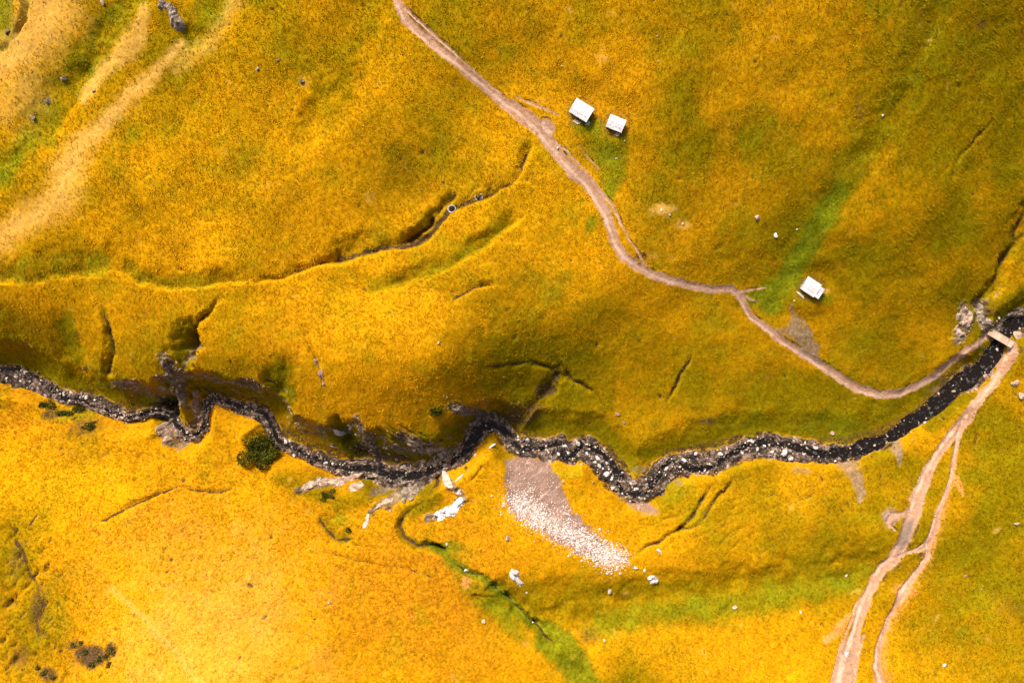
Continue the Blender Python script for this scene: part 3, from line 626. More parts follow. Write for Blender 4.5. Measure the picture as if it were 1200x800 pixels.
        dc = q.mix(q.math('MULTIPLY', q.step(grey, 0.1, 0.8), 0.85), dc, (0.17, 0.125, 0.095))
        c = q.mix(brk(dirt, n3, 0.9, 0.3, 0.75), c, dc)
        bp = q.new('ShaderNodeBump'); bp.inputs['Strength'].default_value = 0.5; bp.inputs['Distance'].default_value = 0.25
        q.put(bp.inputs['Height'], q.math('ADD', n3, q.math('MULTIPLY', n4, 0.6)))
        nt.links.new(bp.outputs[0], b.inputs['Normal'])
    else:
        c = q.mix(q.math('MULTIPLY', q.math('SUBTRACT', 1.0, tint), 0.36), c, q.mix(1.0, c, (0.45, 0.40, 0.5), 'MULTIPLY'))
    nt.links.new(c, b.inputs['Base Color'])
    b.inputs['Roughness'].default_value = 0.9
    b.inputs['Specular IOR Level'].default_value = 0.0
    return m

MAT_TURF = turf_material('meadow_ground')
MAT_BLADE = turf_material('meadow_blades', True)

def stone_material(name, dark, mid, light, scale=0.8):
    m, nt, b = nodes(name); q = NB(nt)
    tc = q.new('ShaderNodeNewGeometry').outputs['Position']
    oi = q.new('ShaderNodeObjectInfo').outputs['Random']
    n = q.noise(tc, scale, 5, .65); n2 = q.noise(tc, scale * 4, 3)
    f = q.math('ADD', q.math('MULTIPLY', n, 0.6), q.math('ADD', q.math('MULTIPLY', n2, 0.3), q.math('MULTIPLY', oi, 0.12)))
    c = q.ramp(f, [(0.36, dark), (0.5, mid), (0.62, light)])
    nt.links.new(c, b.inputs['Base Color']); b.inputs['Roughness'].default_value = 0.9; b.inputs['Specular IOR Level'].default_value = 0.08
    bp = q.new('ShaderNodeBump'); bp.inputs['Strength'].default_value = 0.6; bp.inputs['Distance'].default_value = 0.2
    q.put(bp.inputs['Height'], n2); nt.links.new(bp.outputs[0], b.inputs['Normal'])
    return m
MAT_WHITE = stone_material('limestone_pale', (0.24, 0.19, 0.15), (0.50, 0.44, 0.40), (0.74, 0.70, 0.67))
MAT_WET = stone_material('wet_stone', (0.015, 0.012, 0.009), (0.04, 0.031, 0.024), (0.11, 0.088, 0.07))
MAT_CREAM = stone_material('rubble_cream', (0.34, 0.23, 0.17), (0.52, 0.385, 0.31), (0.66, 0.53, 0.44))
MAT_BRIGHT = stone_material('rubble_white', (0.40, 0.32, 0.27), (0.66, 0.57, 0.52), (0.84, 0.78, 0.74))
MAT_TAN = stone_material('limestone_tan', (0.13, 0.08, 0.05), (0.30, 0.20, 0.14), (0.50, 0.37, 0.28))
MAT_GREY = stone_material('limestone_grey', (0.045, 0.032, 0.02), (0.15, 0.112, 0.078), (0.36, 0.285, 0.22))
MAT_PINK = stone_material('rubble_pinkish', (0.15, 0.085, 0.055), (0.38, 0.26, 0.195), (0.66, 0.53, 0.44))

def wood_material(name, a, b_, scale=(1, 14, 1)):
    m, nt, b = nodes(name); q = NB(nt)
    tc = q.new('ShaderNodeTexCoord').outputs['Object']
    mp = q.new('ShaderNodeMapping'); q.put(mp.inputs[0], tc); mp.inputs['Scale'].default_value = scale
    n = q.noise(mp.outputs[0], 1.5, 4)
    oi = q.new('ShaderNodeObjectInfo').outputs['Random']
    c = q.ramp(q.math('ADD', q.math('MULTIPLY', n, 0.7), q.math('MULTIPLY', oi, 0.3)), [(0.3, a), (0.7, b_)])
    nt.links.new(c, b.inputs['Base Color']); b.inputs['Roughness'].default_value = 0.8
    return m
MAT_ROOF = wood_material('weathered_roof', (0.42, 0.40, 0.40), (0.60, 0.575, 0.57), (0.6, 3, 1))
MAT_LOG = wood_material('old_timber', (0.09, 0.06, 0.04), (0.24, 0.17, 0.12))
MAT_PLANK = wood_material('bridge_timber', (0.36, 0.24, 0.16), (0.60, 0.43, 0.31))
MAT_PALEWOOD = wood_material('pale_timber', (0.48, 0.38, 0.27), (0.72, 0.62, 0.5))
m, nt, b = nodes('dark_opening'); b.inputs['Base Color'].default_value = (0.02, 0.015, 0.01, 1); b.inputs['Roughness'].default_value = 0.9; MAT_DARK = m
m, nt, b = nodes('stream_water'); q = NB(nt)
b.inputs['Base Color'].default_value = (0.012, 0.012, 0.013, 1); b.inputs['Roughness'].default_value = 0.12; b.inputs['IOR'].default_value = 1.33; b.inputs['Specular IOR Level'].default_value = 0.3
pos = q.new('ShaderNodeNewGeometry').outputs['Position']; nz = q.noise(pos, 1.3, 4, .6)
foam = q.step(q.noise(pos, 0.9, 5, .75), 0.56, 0.66)
q.put(b.inputs['Base Color'], q.mix(q.math('MULTIPLY', foam, 0.4), (0.011, 0.008, 0.006), (0.30, 0.27, 0.26)))
q.put(b.inputs['Roughness'], q.math('ADD', 0.12, q.math('MULTIPLY', foam, 0.6)))
bp = q.new('ShaderNodeBump'); bp.inputs['Strength'].default_value = 0.5; bp.inputs['Distance'].default_value = 0.3; q.put(bp.inputs['Height'], nz); nt.links.new(bp.outputs[0], b.inputs['Normal'])
MAT_WATER = m
m, nt, b = nodes('shrub_leaves'); q = NB(nt)
at_ = q.new('ShaderNodeAttribute', attribute_name='leaf_tint')
c = q.ramp(at_.outputs['Fac'], [(0.0, (0.014, 0.016, 0.001)), (0.6, (0.05, 0.056, 0.002)), (1.0, (0.13, 0.115, 0.004))])
nt.links.new(c, b.inputs['Base Color']); b.inputs['Roughness'].default_value = 0.8; b.inputs['Specular IOR Level'].default_value = 0.1; MAT_LEAF = m

# ------------------------------------------------------------------ ground meshes
def mesh_np(name, co, faces, mat, attrs=None, normals=None, smooth=True):
    """co (n,3), faces (k,3|4)"""
    me = bpy.data.meshes.new(name); n, k = len(co), faces.shape[1]; f = len(faces)
    me.vertices.add(n); me.vertices.foreach_set('co', co.astype(np.float32).ravel())
    me.loops.add(f * k); me.loops.foreach_set('vertex_index', faces.astype(np.int32).ravel())
    me.polygons.add(f); me.polygons.foreach_set('loop_start', np.arange(0, f * k, k, dtype=np.int32))
    me.polygons.foreach_set('use_smooth', np.full(f, smooth))
    me.update(calc_edges=True)
    for an, arr in (attrs or {}).items():
        if arr.ndim == 2:
            a = me.attributes.new(an, 'FLOAT_COLOR', 'POINT'); a.data.foreach_set('color', arr.astype(np.float32).ravel())
        else:
            a = me.attributes.new(an, 'FLOAT', 'POINT'); a.data.foreach_set('value', arr.astype(np.float32).ravel())
    if normals is not None: me.normals_split_custom_set_from_vertices(normals)
    me.materials.append(mat)
    o = bpy.data.objects.new(name, me); COL.objects.link(o)
    return o

nv, nu = H.shape
X, Y = metres(GU, GV)
CO = np.stack([X, Y, H], -1)
dHdu = np.gradient(H, axis=1) / np.gradient(X, axis=1); dHdv = np.gradient(H, axis=0) / np.gradient(Y, axis=0)
NRM = np.stack([-dHdu, -dHdv, np.ones_like(H)], -1); NRM /= np.linalg.norm(NRM, axis=-1, keepdims=True)
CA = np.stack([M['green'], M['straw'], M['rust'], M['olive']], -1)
CB = np.stack([M['soil'], M['dirt'], M['rock'], M['gravel']], -1)
CC = np.stack([M['scree'], M['ochre'], M['grey'], TREAD], -1)
ii = np.arange(nv * nu).reshape(nv, nu)
FACES = np.stack([ii[:-1, :-1], ii[1:, :-1], ii[1:, 1:], ii[:-1, 1:]], -1)
def fm(a): return 0.25 * (a[:-1, :-1] + a[1:, :-1] + a[1:, 1:] + a[:-1, 1:])
cls = np.zeros(FACES.shape[:2], np.int8)
cls[fm(M['scree']) > 0.5] = 4
pd = fm(M['dirt']) > 0.5
cls[pd] = np.clip(PATHID[:-1, :-1][pd], 1, 3)
cls[fm(M['bed']) > 0.5] = 5
flat = lambda a: a.reshape(-1, a.shape[-1])
for k, name, label, cat in ((0, 'grassland', 'golden and olive grass hillsides with hollows and gullies', 'grassland'),
                            (1, 'dirt_path', 'pinkish dirt trail winding past the huts down to the footbridge', 'path'),
                            (2, 'dirt_path', 'wide worn dirt trail climbing south from the footbridge', 'path'),
                            (3, 'dirt_path', 'narrow eroded orange side trail branching off beside the wide southern trail', 'path'),
                            (4, 'scree_slope', 'bare pinkish scree slope above the gravel bed of the stream', 'scree'),
                            (5, 'stream_bed', 'grey gravel bed of the stream', 'stream bed')):
    F = FACES[cls == k]
    used, inv = np.unique(F, return_inverse=True)
    o = mesh_np(name, flat(CO)[used], inv.reshape(F.shape), MAT_TURF,
                {'cover_a': flat(CA)[used], 'cover_b': flat(CB)[used], 'cover_c': flat(CC)[used]}, flat(NRM)[used])
    tag(o, label, cat, kind='structure')

# water surface
n = len(WATER_P); tt = np.linspace(0, n - 1, n * 5)
wl = np.stack([np.interp(tt, np.arange(n), WATER_P[:, 0]), np.interp(tt, np.arange(n), WATER_P[:, 1])], 1)
for _ in range(6): wl[1:-1] = 0.25 * wl[:-2] + 0.5 * wl[1:-1] + 0.25 * wl[2:]
wlz = np.interp(tt, np.arange(n), wz)
tg = np.gradient(wl, axis=0); tg /= np.linalg.norm(tg, axis=1, keepdims=True); nr = np.stack([-tg[:, 1], tg[:, 0]], 1)
hw = np.interp(np.interp(tt, np.arange(n), [p[0] for p in WATER]), [0, 200, 240, 320, 480, 600, 720, 900, 1000, 1170], [6, 6, 6, 8, 12, 9, 9, 8, 10, 10])
rows = []
for s_ in (-1, -0.5, 0, 0.5, 1):
    p = wl + nr * (hw * s_)[:, None]; x, y = metres(p[:, 0], p[:, 1])
    rows.append(np.stack([x, y, wlz - 0.06 + 0.0 * x], 1))
R_ = np.stack(rows, 1); k = R_.shape[0]
idx = np.arange(k * 5).reshape(k, 5)
F = np.stack([idx[:-1, :-1], idx[1:, :-1], idx[1:, 1:], idx[:-1, 1:]], -1).reshape(-1, 4)
tag(mesh_np('stream', R_.reshape(-1, 3), F, MAT_WATER), 'dark narrow mountain stream running through the gorge and gravel', 'stream', kind='structure')

# ------------------------------------------------------------------ grass
def grass(count):
    U = RNG.uniform(-14, 1214, count); V = RNG.uniform(-14, 814, count)
    f = FIELD
    bare = np.clip(f.at(U, V, M['dirt']) + f.at(U, V, M['bed']) + f.at(U, V, M['scree']) + 0.9 * f.at(U, V, M['grey']) + 0.8 * f.at(U, V, M['ochre']) + 0.8 * f.at(U, V, M['rock']) + 0.55 * f.at(U, V, M['soil']) + 0.95 * f.at(U, V, M['straw']), 0, 1)
    clump = fbm(U, V, 8, 2, 71)
    for (hu, hv) in HUT_SPOTS:
        p = rect([(hu, hv)])[0]; bare = np.maximum(bare, (np.hypot(U - p[0], V - p[1]) < 11).astype(float))
    keep = RNG.random(count) > np.clip(bare * 1.15, 0, 1)
    U, V, clump = U[keep], V[keep], clump[keep]; n = len(U)
    z = f.at(U, V); gx = f.at(U, V, dHdu); gy = f.at(U, V, dHdv)
    x, y = metres(U, V)
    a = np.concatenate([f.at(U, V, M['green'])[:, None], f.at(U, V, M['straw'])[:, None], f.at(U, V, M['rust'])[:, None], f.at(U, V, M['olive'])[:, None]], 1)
    bb = np.zeros((n, 4)); bb[:, 0] = f.at(U, V, M['soil']) * 0.5
    cc = np.zeros((n, 4)); cc[:, 3] = np.clip(RNG.normal(0.55, 0.25, n) + 0.3 * clump, 0, 1)
    B = 3
    sl_ = np.hypot(gx, gy) + 1e-6; kk = np.minimum(1.0, 0.32 / sl_); lx_, ly_ = gx * kk, gy * kk
    size = np.clip(RNG.lognormal(-0.95, 0.3, n) * (1 + 0.35 * clump), 0.15, 0.8)
    th = RNG.uniform(0, 2 * np.pi, n)[:, None] + np.arange(B)[None] * (2 * np.pi / B) + RNG.normal(0, .4, (n, B))
    L = size[:, None] * RNG.uniform(0.7, 1.2, (n, B))
    out = RNG.uniform(0.35, 0.8, (n, B))
    dx = np.cos(th) * out - 1.7 * lx_[:, None]; dy = np.sin(th) * out - 1.7 * ly_[:, None]
    wd = 0.10 * size[:, None] / 0.5 * RNG.uniform(0.8, 1.3, (n, B))
    px, py = -np.sin(th) * wd, np.cos(th) * wd
    zz = z[:, None] - 0.03
    base = np.stack([x[:, None] + 0 * th, y[:, None] + 0 * th], -1)
    v0 = np.stack([base[..., 0] - px, base[..., 1] - py, zz + 0 * px], -1)
    v1 = np.stack([base[..., 0] + px, base[..., 1] + py, zz + 0 * px], -1)
    v2 = np.stack([base[..., 0] + dx * L, base[..., 1] + dy * L, zz + L * 0.5 + gx[:, None] * dx * L * 0.8 + gy[:, None] * dy * L * 0.8], -1)
    co = np.stack([v0, v1, v2], 2).reshape(-1, 3)
    rep = B * 3
    o = mesh_np('grass', co, np.arange(len(co)).reshape(-1, 3), MAT_BLADE,
                {'cover_a': np.repeat(a, rep, 0), 'cover_b': np.repeat(bb, rep, 0), 'cover_c': np.repeat(cc, rep, 0)}, smooth=False)
    tag(o, 'rough golden grass tufts covering the hillsides', 'grass', kind='stuff')
grass(470000)

# ------------------------------------------------------------------ boulders
def rock_mesh(seed, sub=2, flat_=0.65):
    rnd = random.Random(seed); bm = bmesh.new(); bmesh.ops.create_icosphere(bm, subdivisions=sub, radius=1)
    planes = [(Vector((rnd.gauss(0, 1), rnd.gauss(0, 1), rnd.gauss(0, 1))).normalized(), rnd.uniform(0.42, 0.8)) for _ in range(10)]
    ph = [rnd.uniform(0, 6) for _ in range(4)]
    for v in bm.verts:
        p = v.co.copy()
        for nrm, dd in planes:
            e = p.dot(nrm) - dd
            if e > 0: p -= nrm * e * 0.97
        p *= 1 + 0.06 * math.sin(5 * p.x + ph[0]) * math.sin(4 * p.y + ph[1]) + rnd.uniform(-.04, .04)
        v.co = Vector((p.x, p.y * 0.82, p.z * flat_))
    me = bpy.data.meshes.new('boulder'); bm.to_mesh(me); bm.free()
    return me
ROCKS = {}
for mk, mt in (('white', MAT_WHITE), ('tan', MAT_TAN), ('grey', MAT_GREY), ('pink', MAT_PINK)):
    ROCKS[mk] = []
    for s_ in range(5):
        me = rock_mesh(s_ * 7 + len(mk), 2); me.materials.append(mt); ROCKS[mk].append(me)

def boulder(u, v, size, kind, label, group=None, rz=None, asp=1.0, name='boulder', plan=None):
    P = rect([(u, v)])[0] if plan is None else plan
    z = float(FIELD.at(P[0], P[1])); x, y = metres(P[0], P[1])
    o = bpy.data.objects.new(name, random.choice(ROCKS[kind])); COL.objects.link(o)
    r = size * S * 0.47
    o.scale = (r * math.sqrt(asp), r / math.sqrt(asp), r * random.uniform(.75, 1.05))
    o.location = (float(x), float(y), z + r * 0.18)
    o.rotation_euler = (random.uniform(-.2, .2), random.uniform(-.2, .2), random.uniform(0, 6.28) if rz is None else math.radians(rz))
    return tag(o, label, 'boulder', group)

UNIQUE = [
    (1126, 444, 10, 'tan', 'large rounded tan boulder standing in the dark stream below the footbridge'),
    (1116, 459, 8, 'tan', 'pale tan boulder in the dark stream, downstream of the big tan boulder'),
    (1167, 409, 7, 'white', 'bright white boulder in the stream right beside the footbridge'),
    (1076, 495, 7, 'white', 'white boulder on the stream edge between the footbridge and the gravel bars'),
    (919, 531, 12, 'white', 'largest white boulder at the end of the gravel bar'),
    (927, 537, 7, 'white', 'smaller white boulder touching the largest white boulder'),
    (956, 524, 8, 'white', 'white boulder in dark water, upstream of the largest white boulder'),
    (975, 507, 7, 'tan', 'flat pale stone lying on green slope above the stream'),
    (1189, 449, 11, 'tan', 'brown boulder on the grass beside the southern trail, upper of a pair'),
    (1196, 463, 11, 'tan', 'brown boulder on the grass beside the southern trail, lower of a pair'),
    (1191, 392, 15, 'tan', 'big flat-topped brown boulder at the far end of the footbridge'),
    (667, 530, 10, 'white', 'large white boulder in the stream above the pink scree'),
    (710, 555, 10, 'white', 'large white boulder where the gravel bed bends south'),
    (701, 537, 8, 'white', 'white boulder on the bend, upstream edge of the gravel'),
    (781, 543, 8, 'white', 'white boulder where the stream leaves its southern bend'),
    (881, 517, 8, 'white', 'white boulder on the grassy north edge of the gravel bar'),
    (909, 276, 7, 'white', 'pale split stone alone on the slope above the lone hut'),
    (887, 256, 8, 'tan', 'flat buff stone alone on the orange slope above the trail'),
    (654, 174, 5, 'white', 'small white stone in the middle of the dirt trail near the two huts'),
    (354, 95, 7.9, 'grey', 'grey lichened boulder alone on the wide golden slope'),
    (326, 71, 4.3, 'grey', 'smaller grey stone up the golden slope from the lichened boulder'),
    (75, 92, 7.9, 'grey', 'grey rock in the green hollow between the pale strips, highest of three'),
    (57, 118, 8.6, 'grey', 'grey rock in the green hollow between the pale strips, middle of three'),
    (39, 138, 7.2, 'grey', 'grey rock in the green hollow between the pale strips, lowest of three'),
    (110, 107, 5.8, 'grey', 'small dark rock beside the narrow straw-coloured strip'),
    (9, 38, 6.5, 'grey', 'dark grey rock in the green gully beside the wide straw strip'),
    (121, 4, 7.2, 'grey', 'dark rock in the green patch at the top of the hollow'),
    (1191, 614, 7, 'tan', 'buff boulder with rusty earth on the south-eastern meadow'),
    (992, 766, 7, 'white', 'pale boulder in the middle of the wide southern trail'),
    (595, 630, 8, 'pink', 'pinkish pale stone on grass beside the scree foot'),
    (567, 727, 7, 'pink', 'pinkish pale stone on the orange slope beside the green rill'),
    (546, 668, 7, 'white', 'white stone lying in the narrow green rill'),
    (524, 637, 5, 'white', 'small white stone on bright green grass above the rill'),
    (386, 706, 5, 'pink', 'small pink stone alone on the bright golden southern slope'),
    (659, 564, 6, 'grey', 'grey stone on the grass between the scree and gravel bed'),
    (714, 692, 8, 'white', 'pale stone on the dark olive bank below the scree'),
    (724, 485, 6, 'tan', 'tan stone on the olive slope above the gravel bend'),
    (708, 750, 4, 'white', 'small white stone on the dark bank near the broad green gully'),
    (1170, 372, 5, 'white', 'small white stone on the dark slabs above the footbridge'),
    (1107, 779, 5, 'white', 'small pale stone in the green patch of the south-eastern meadow'),
    (514, 402, 5, 'pink', 'small pink stone on the golden spur above the gorge'),
    (861, 711, 7, 'tan', 'tan stone in the green band below the olive bank'),
]
for u, v, s_, k, lab in UNIQUE: boulder(u, v, s_ * 1.05, k, lab)
boulder(576, 523, 9, 'white', 'long pale stone tilted on the grass spur inside the stream bend', rz=35, asp=2.6)
boulder(539, 559, 9, 'white', 'long pale stone on the grass spur beside the gorge outlet', rz=42, asp=3.0)
boulder(772, 645, 9, 'white', 'long pale stone lying beside the forked crack', rz=-50, asp=2.0)
BED = 'pale boulder among the gravel of the stream bed'
for u, v, s_ in ((1121, 452, 4), (1101, 467, 5), (1085, 490, 5), (1084, 495, 4), (986, 528, 5), (1016, 522, 5), (1024, 524, 5), (945, 524, 5), (942, 532, 5), (924, 520, 4), (1155, 429, 5),
                 (618, 515, 7), (662, 522, 6), (677, 520, 7), (702, 546, 6), (711, 542, 6), (697, 541, 6), (717, 561, 6), (719, 572, 6), (745, 573, 7), (739, 566, 5), (781, 549, 6), (801, 539, 7), (815, 531, 5), (820, 552, 4), (825, 551, 5), (844, 532, 7), (861, 528, 6),
                 (896, 522, 5), (887, 526, 5), (654, 532, 5), (607, 511, 4), (72, 461, 5), (30, 435, 5), (101, 465, 6), (24, 446, 4), (345, 533, 6), (382, 542, 7), (335, 517, 6), (557, 533, 5), (912, 519, 4), (905, 529, 5), (870, 530, 5), (832, 543, 5), (763, 566, 5), (729, 578, 5), (688, 531, 5), (642, 528, 4)):
    boulder(u, v, s_ * 1.05, 'white', BED, 'boulders in the stream bed')
# more stones strewn over the bed
ln = np.linspace(0, len(STREAM) - 1, 3000); cnt = 0
while cnt < 170:
    t = random.uniform(2, len(STREAM) - 4); su = np.interp(t, np.arange(len(STREAM)), STREAM[:, 0])
    if random.random() > (0.9 if su < 170 or 600 < su < 1010 else 0.28): continue
    w = np.interp(t, np.arange(len(STREAM)), STREAM[:, 3])
    p = np.array([np.interp(t, np.arange(len(STREAM)), STREAM_P[:, 0]) + random.uniform(-.5, .5) * w, np.interp(t, np.arange(len(STREAM)), STREAM_P[:, 1]) + random.uniform(-.95, .95) * w])
    boulder(0, 0, random.choice((2.2, 2.6, 3, 3.4, 4.2)), random.choice(('white', 'white', 'pink', 'tan')), 'small stone among the gravel of the stream bed', 'small stones in the stream bed', name='stone', plan=p)
    cnt += 1
for u, v, s_ in ((732, 165, 3), (771, 72, 3), (659, 78, 3), (770, 42, 3), (992, 674, 4), (938, 717, 4), (1131, 674, 4), (624, 729, 4), (617, 694, 4), (728, 639, 4), (745, 665, 6), (755, 668, 5), (740, 663, 4), (524, 465, 4), (731, 495, 5), (694, 565, 4), (681, 544, 4), (302, 81, 6),
                 (934, 269, 3), (1034, 135, 4), (1150, 690, 3), (775, 246, 4), (785, 252, 4), (722, 186, 3), (931, 352, 3), (800, 262, 4)):
    boulder(u, v, s_, random.choice(('white', 'tan')), 'small pale stone lying loose on the open grass', 'loose stones on the grass', name='stone')

for _ in range(46):
    t = random.uniform(0, 1); u_ = 385 + 205 * t; v_ = np.interp(u_, [385, 420, 470, 520, 545, 570, 590], [512, 515, 525, 532, 505, 486, 492]) + random.uniform(-10, 14)
    boulder(u_, v_, random.uniform(3, 7.5), random.choice(('grey', 'grey', 'tan')), 'angular rock block on the northern gorge wall', 'rock blocks on the gorge wall', name='rock_block', asp=random.uniform(1, 2.2), rz=random.uniform(-45, -10))
for _ in range(16):
    boulder(random.uniform(186, 214), random.uniform(415, 478), random.uniform(3, 6), random.choice(('grey', 'tan')), 'angular rock block inside the deep ravine', 'rock blocks in the ravine', name='rock_block', asp=1.5)
def stones(name, pts_plan, sizes, mats, label, cat, lift=0.15):
    """uncountable rubble joined in one mesh"""
    V, F, mi = [], [], []; base = [rock_mesh(100 + k, 1) for k in range(4)]
    data = []
    for me in base:
        co = np.empty(len(me.vertices) * 3); me.vertices.foreach_get('co', co); fc = np.array([list(p.vertices) for p in me.polygons]); data.append((co.reshape(-1, 3), fc))
    off = 0
    z = FIELD.at(pts_plan[:, 0], pts_plan[:, 1]); x, y = metres(pts_plan[:, 0], pts_plan[:, 1])
    for i in range(len(pts_plan)):
        co, fc = data[i % 4]; a = random.uniform(0, 6.28); c, s_ = math.cos(a), math.sin(a); r = sizes[i] * S * 0.5
        q_ = np.stack([co[:, 0] * c - co[:, 1] * s_, co[:, 0] * s_ + co[:, 1] * c, co[:, 2]], 1) * r + (x[i], y[i], z[i] + r * lift)
        V.append(q_); F.append(fc + off); off += len(co); mi += [random.randrange(len(mats))] * len(fc)
    o = mesh_np(name, np.concatenate(V), np.concatenate(F), mats[0], smooth=False)
    for m_ in mats[1:]: o.data.materials.append(m_)
    o.data.polygons.foreach_set('material_index', np.array(mi, np.int32))
    return tag(o, label, cat, kind='stuff')

def sample_mask(arr, count, lo=0.6):
    out = []; tot = 0
    while tot < count:
        U = RNG.uniform(0, 1205, 60000); V = RNG.uniform(0, 805, 60000)
        k = FIELD.at(U, V, arr) > lo + 0.3 * RNG.random(60000)
        out.append(np.stack([U[k], V[k]], 1)); tot += k.sum()
    return np.concatenate(out)[:count]
p = sample_mask(M['bed'], 6000); p = p[(RNG.random(len(p)) > 0.6) | ~((p[:, 0] > 960) | ((p[:, 0] > 440) & (p[:, 0] < 590)))]; stones('gravel', p, RNG.lognormal(0.35, 0.4, len(p)).clip(.7, 3.2), [MAT_PINK, MAT_GREY, MAT_GREY, MAT_TAN, MAT_GREY, MAT_WET, MAT_WET], 'loose gravel and cobbles covering the stream bed', 'gravel')
tw = RNG.uniform(0, len(WATER_P) - 1, 2600); uw_ = np.interp(tw, np.arange(len(WATER)), [q_[0] for q_ in WATER])
pw = np.stack([np.interp(tw, np.arange(len(WATER)), WATER_P[:, 0]), np.interp(tw, np.arange(len(WATER)), WATER_P[:, 1])], 1) + RNG.normal(0, 1, (2600, 2)) * np.where(uw_ > 990, 5.0, 3.4)[:, None]
stones('stream_cobbles', pw, RNG.lognormal(0.65, 0.45, len(pw)).clip(.9, 5), [MAT_WET, MAT_WET, MAT_GREY, MAT_WET, MAT_PINK], 'wet dark cobbles breaking the surface of the stream', 'cobbles', 0.75)
# white rubble at the scree foot
foot = []
line_ = rect([(598, 590), (620, 607), (648, 624), (678, 640), (708, 656), (722, 662)])
for _ in range(5200):
    t = random.uniform(0, 5); q_ = np.array([np.interp(t, range(6), line_[:, 0]), np.interp(t, range(6), line_[:, 1])])
    foot.append(q_ + np.array([random.gauss(3, 8.5), random.gauss(-5, 7.5)]))
fine = np.array(foot)[:1800] + np.stack([RNG.normal(4, 7, 1800), RNG.normal(-12, 8, 1800)], 1)
fine = fine[FIELD.at(fine[:, 0], fine[:, 1], M['scree']) > 0.5]
foot = np.array(foot)
stones('rubble', foot, RNG.lognormal(0.35, 0.45, len(foot)).clip(.6, 4), [MAT_BRIGHT, MAT_BRIGHT, MAT_CREAM], 'white rubble spread along the foot of the pink scree', 'rubble')
p = np.concatenate([sample_mask(M['scree'], 700), fine]); stones('scree_stones', p, RNG.lognormal(0.05, 0.4, len(p)).clip(.5, 2.2), [MAT_PINK, MAT_BRIGHT, MAT_PINK], 'scattered stones on the pink scree slope', 'stones')
p = sample_mask(np.clip(M['dirt'] + M['grey'], 0, 1), 1500); stones('path_pebbles', p, RNG.lognormal(-0.1, 0.35, len(p)).clip(.5, 1.8), [MAT_PINK, MAT_TAN], 'pebbles strewn on the bare dirt of the trails', 'pebbles')
p = sample_mask(np.clip(M['rock'] * (1 - M['bed']), 0, 1), 3000, 0.35); stones('crag_debris', p, RNG.lognormal(0.4, 0.45, len(p)).clip(.8, 4), [MAT_GREY, MAT_TAN, MAT_GREY], 'broken rock debris along the gorge walls', 'debris')

# ------------------------------------------------------------------ rock outcrops
def outcrop(pts, w, h, mat, label, seed):
    rnd = random.Random(seed); P = rect(pts)
    seg = np.linalg.norm(np.diff(P, axis=0), axis=1); L = seg.sum()
    n = max(10, int(L / 1.1)); t = np.linspace(0, 1, n) * L; cum = np.concatenate([[0], np.cumsum(seg)])
    c = np.stack([np.interp(t, cum, P[:, 0]), np.interp(t, cum, P[:, 1])], 1)
    tg = np.gradient(c, axis=0); tg /= np.linalg.norm(tg, axis=1, keepdims=True); nr = np.stack([-tg[:, 1], tg[:, 0]], 1)
    mcr = 15; e = np.linspace(-1, 1, mcr)
    th = np.linspace(0, 1, n); endt = np.sqrt(np.clip(1 - (2 * th - 1) ** 4, 0.03, 1))
    A, E = np.meshgrid(np.arange(n), e, indexing='ij')
    off = seed * 31.7
    wn2 = fbm(c[:, 0] + off, c[:, 1], 7, 3, seed)[:, None]
    half = w * 0.85 * endt[:, None] * (1 + 0.5 * wn2)
    U = c[:, 0][:, None] + nr[:, 0][:, None] * E * half; V = c[:, 1][:, None] + nr[:, 1][:, None] * E * half
    U = U + 0.8 * fbm(U, V, 4, 2, seed + 3); V = V + 0.8 * fbm(U, V, 4, 2, seed + 4)
    prof = np.clip(1 - np.abs(E) ** 2.0, 0, 1)
    TT = t[:, None] + 0 * E
    ledge = fbm(TT / 3.2 + off, E * half, 3.4, 3, seed + 9)            # bedding runs along the crag
    rag = fbm(U + off, V, 8.5, 3, seed + 12)
    hh = h * (prof * endt[:, None] * (0.75 + 0.5 * rag) + 0.55 * ledge + 0.45 * rag - 0.36)
    step = 0.2 * h; hh = hh * 0.75 + 0.25 * np.round(hh / step) * step
    hh = np.where(np.abs(E) > 0.95, np.minimum(hh, -0.2), hh); hh[0] = np.minimum(hh[0], -0.2); hh[-1] = np.minimum(hh[-1], -0.2)
    z = FIELD.at(U, V) + hh
    x, y = metres(U, V)
    co = np.stack([x, y, z], -1).reshape(-1, 3); idx = np.arange(n * mcr).reshape(n, mcr)
    F = np.stack([idx[:-1, :-1], idx[1:, :-1], idx[1:, 1:], idx[:-1, 1:]], -1).reshape(-1, 4)
    o = mesh_np('rock_outcrop', co, F, mat, smooth=False)
    # closed underside so that the crag is a solid
    bm = bmesh.new(); bm.from_mesh(o.data); bd = [e_ for e_ in bm.edges if e_.is_boundary]
    r = bmesh.ops.extrude_edge_only(bm, edges=bd)
    for v in r['geom']:
        if isinstance(v, bmesh.types.BMVert): v.co.z -= 1.2
    bmesh.ops.recalc_face_normals(bm, faces=bm.faces)
    bm.to_mesh(o.data); bm.free()
    return tag(o, label, 'rock outcrop', 'rock outcrops in the valley')
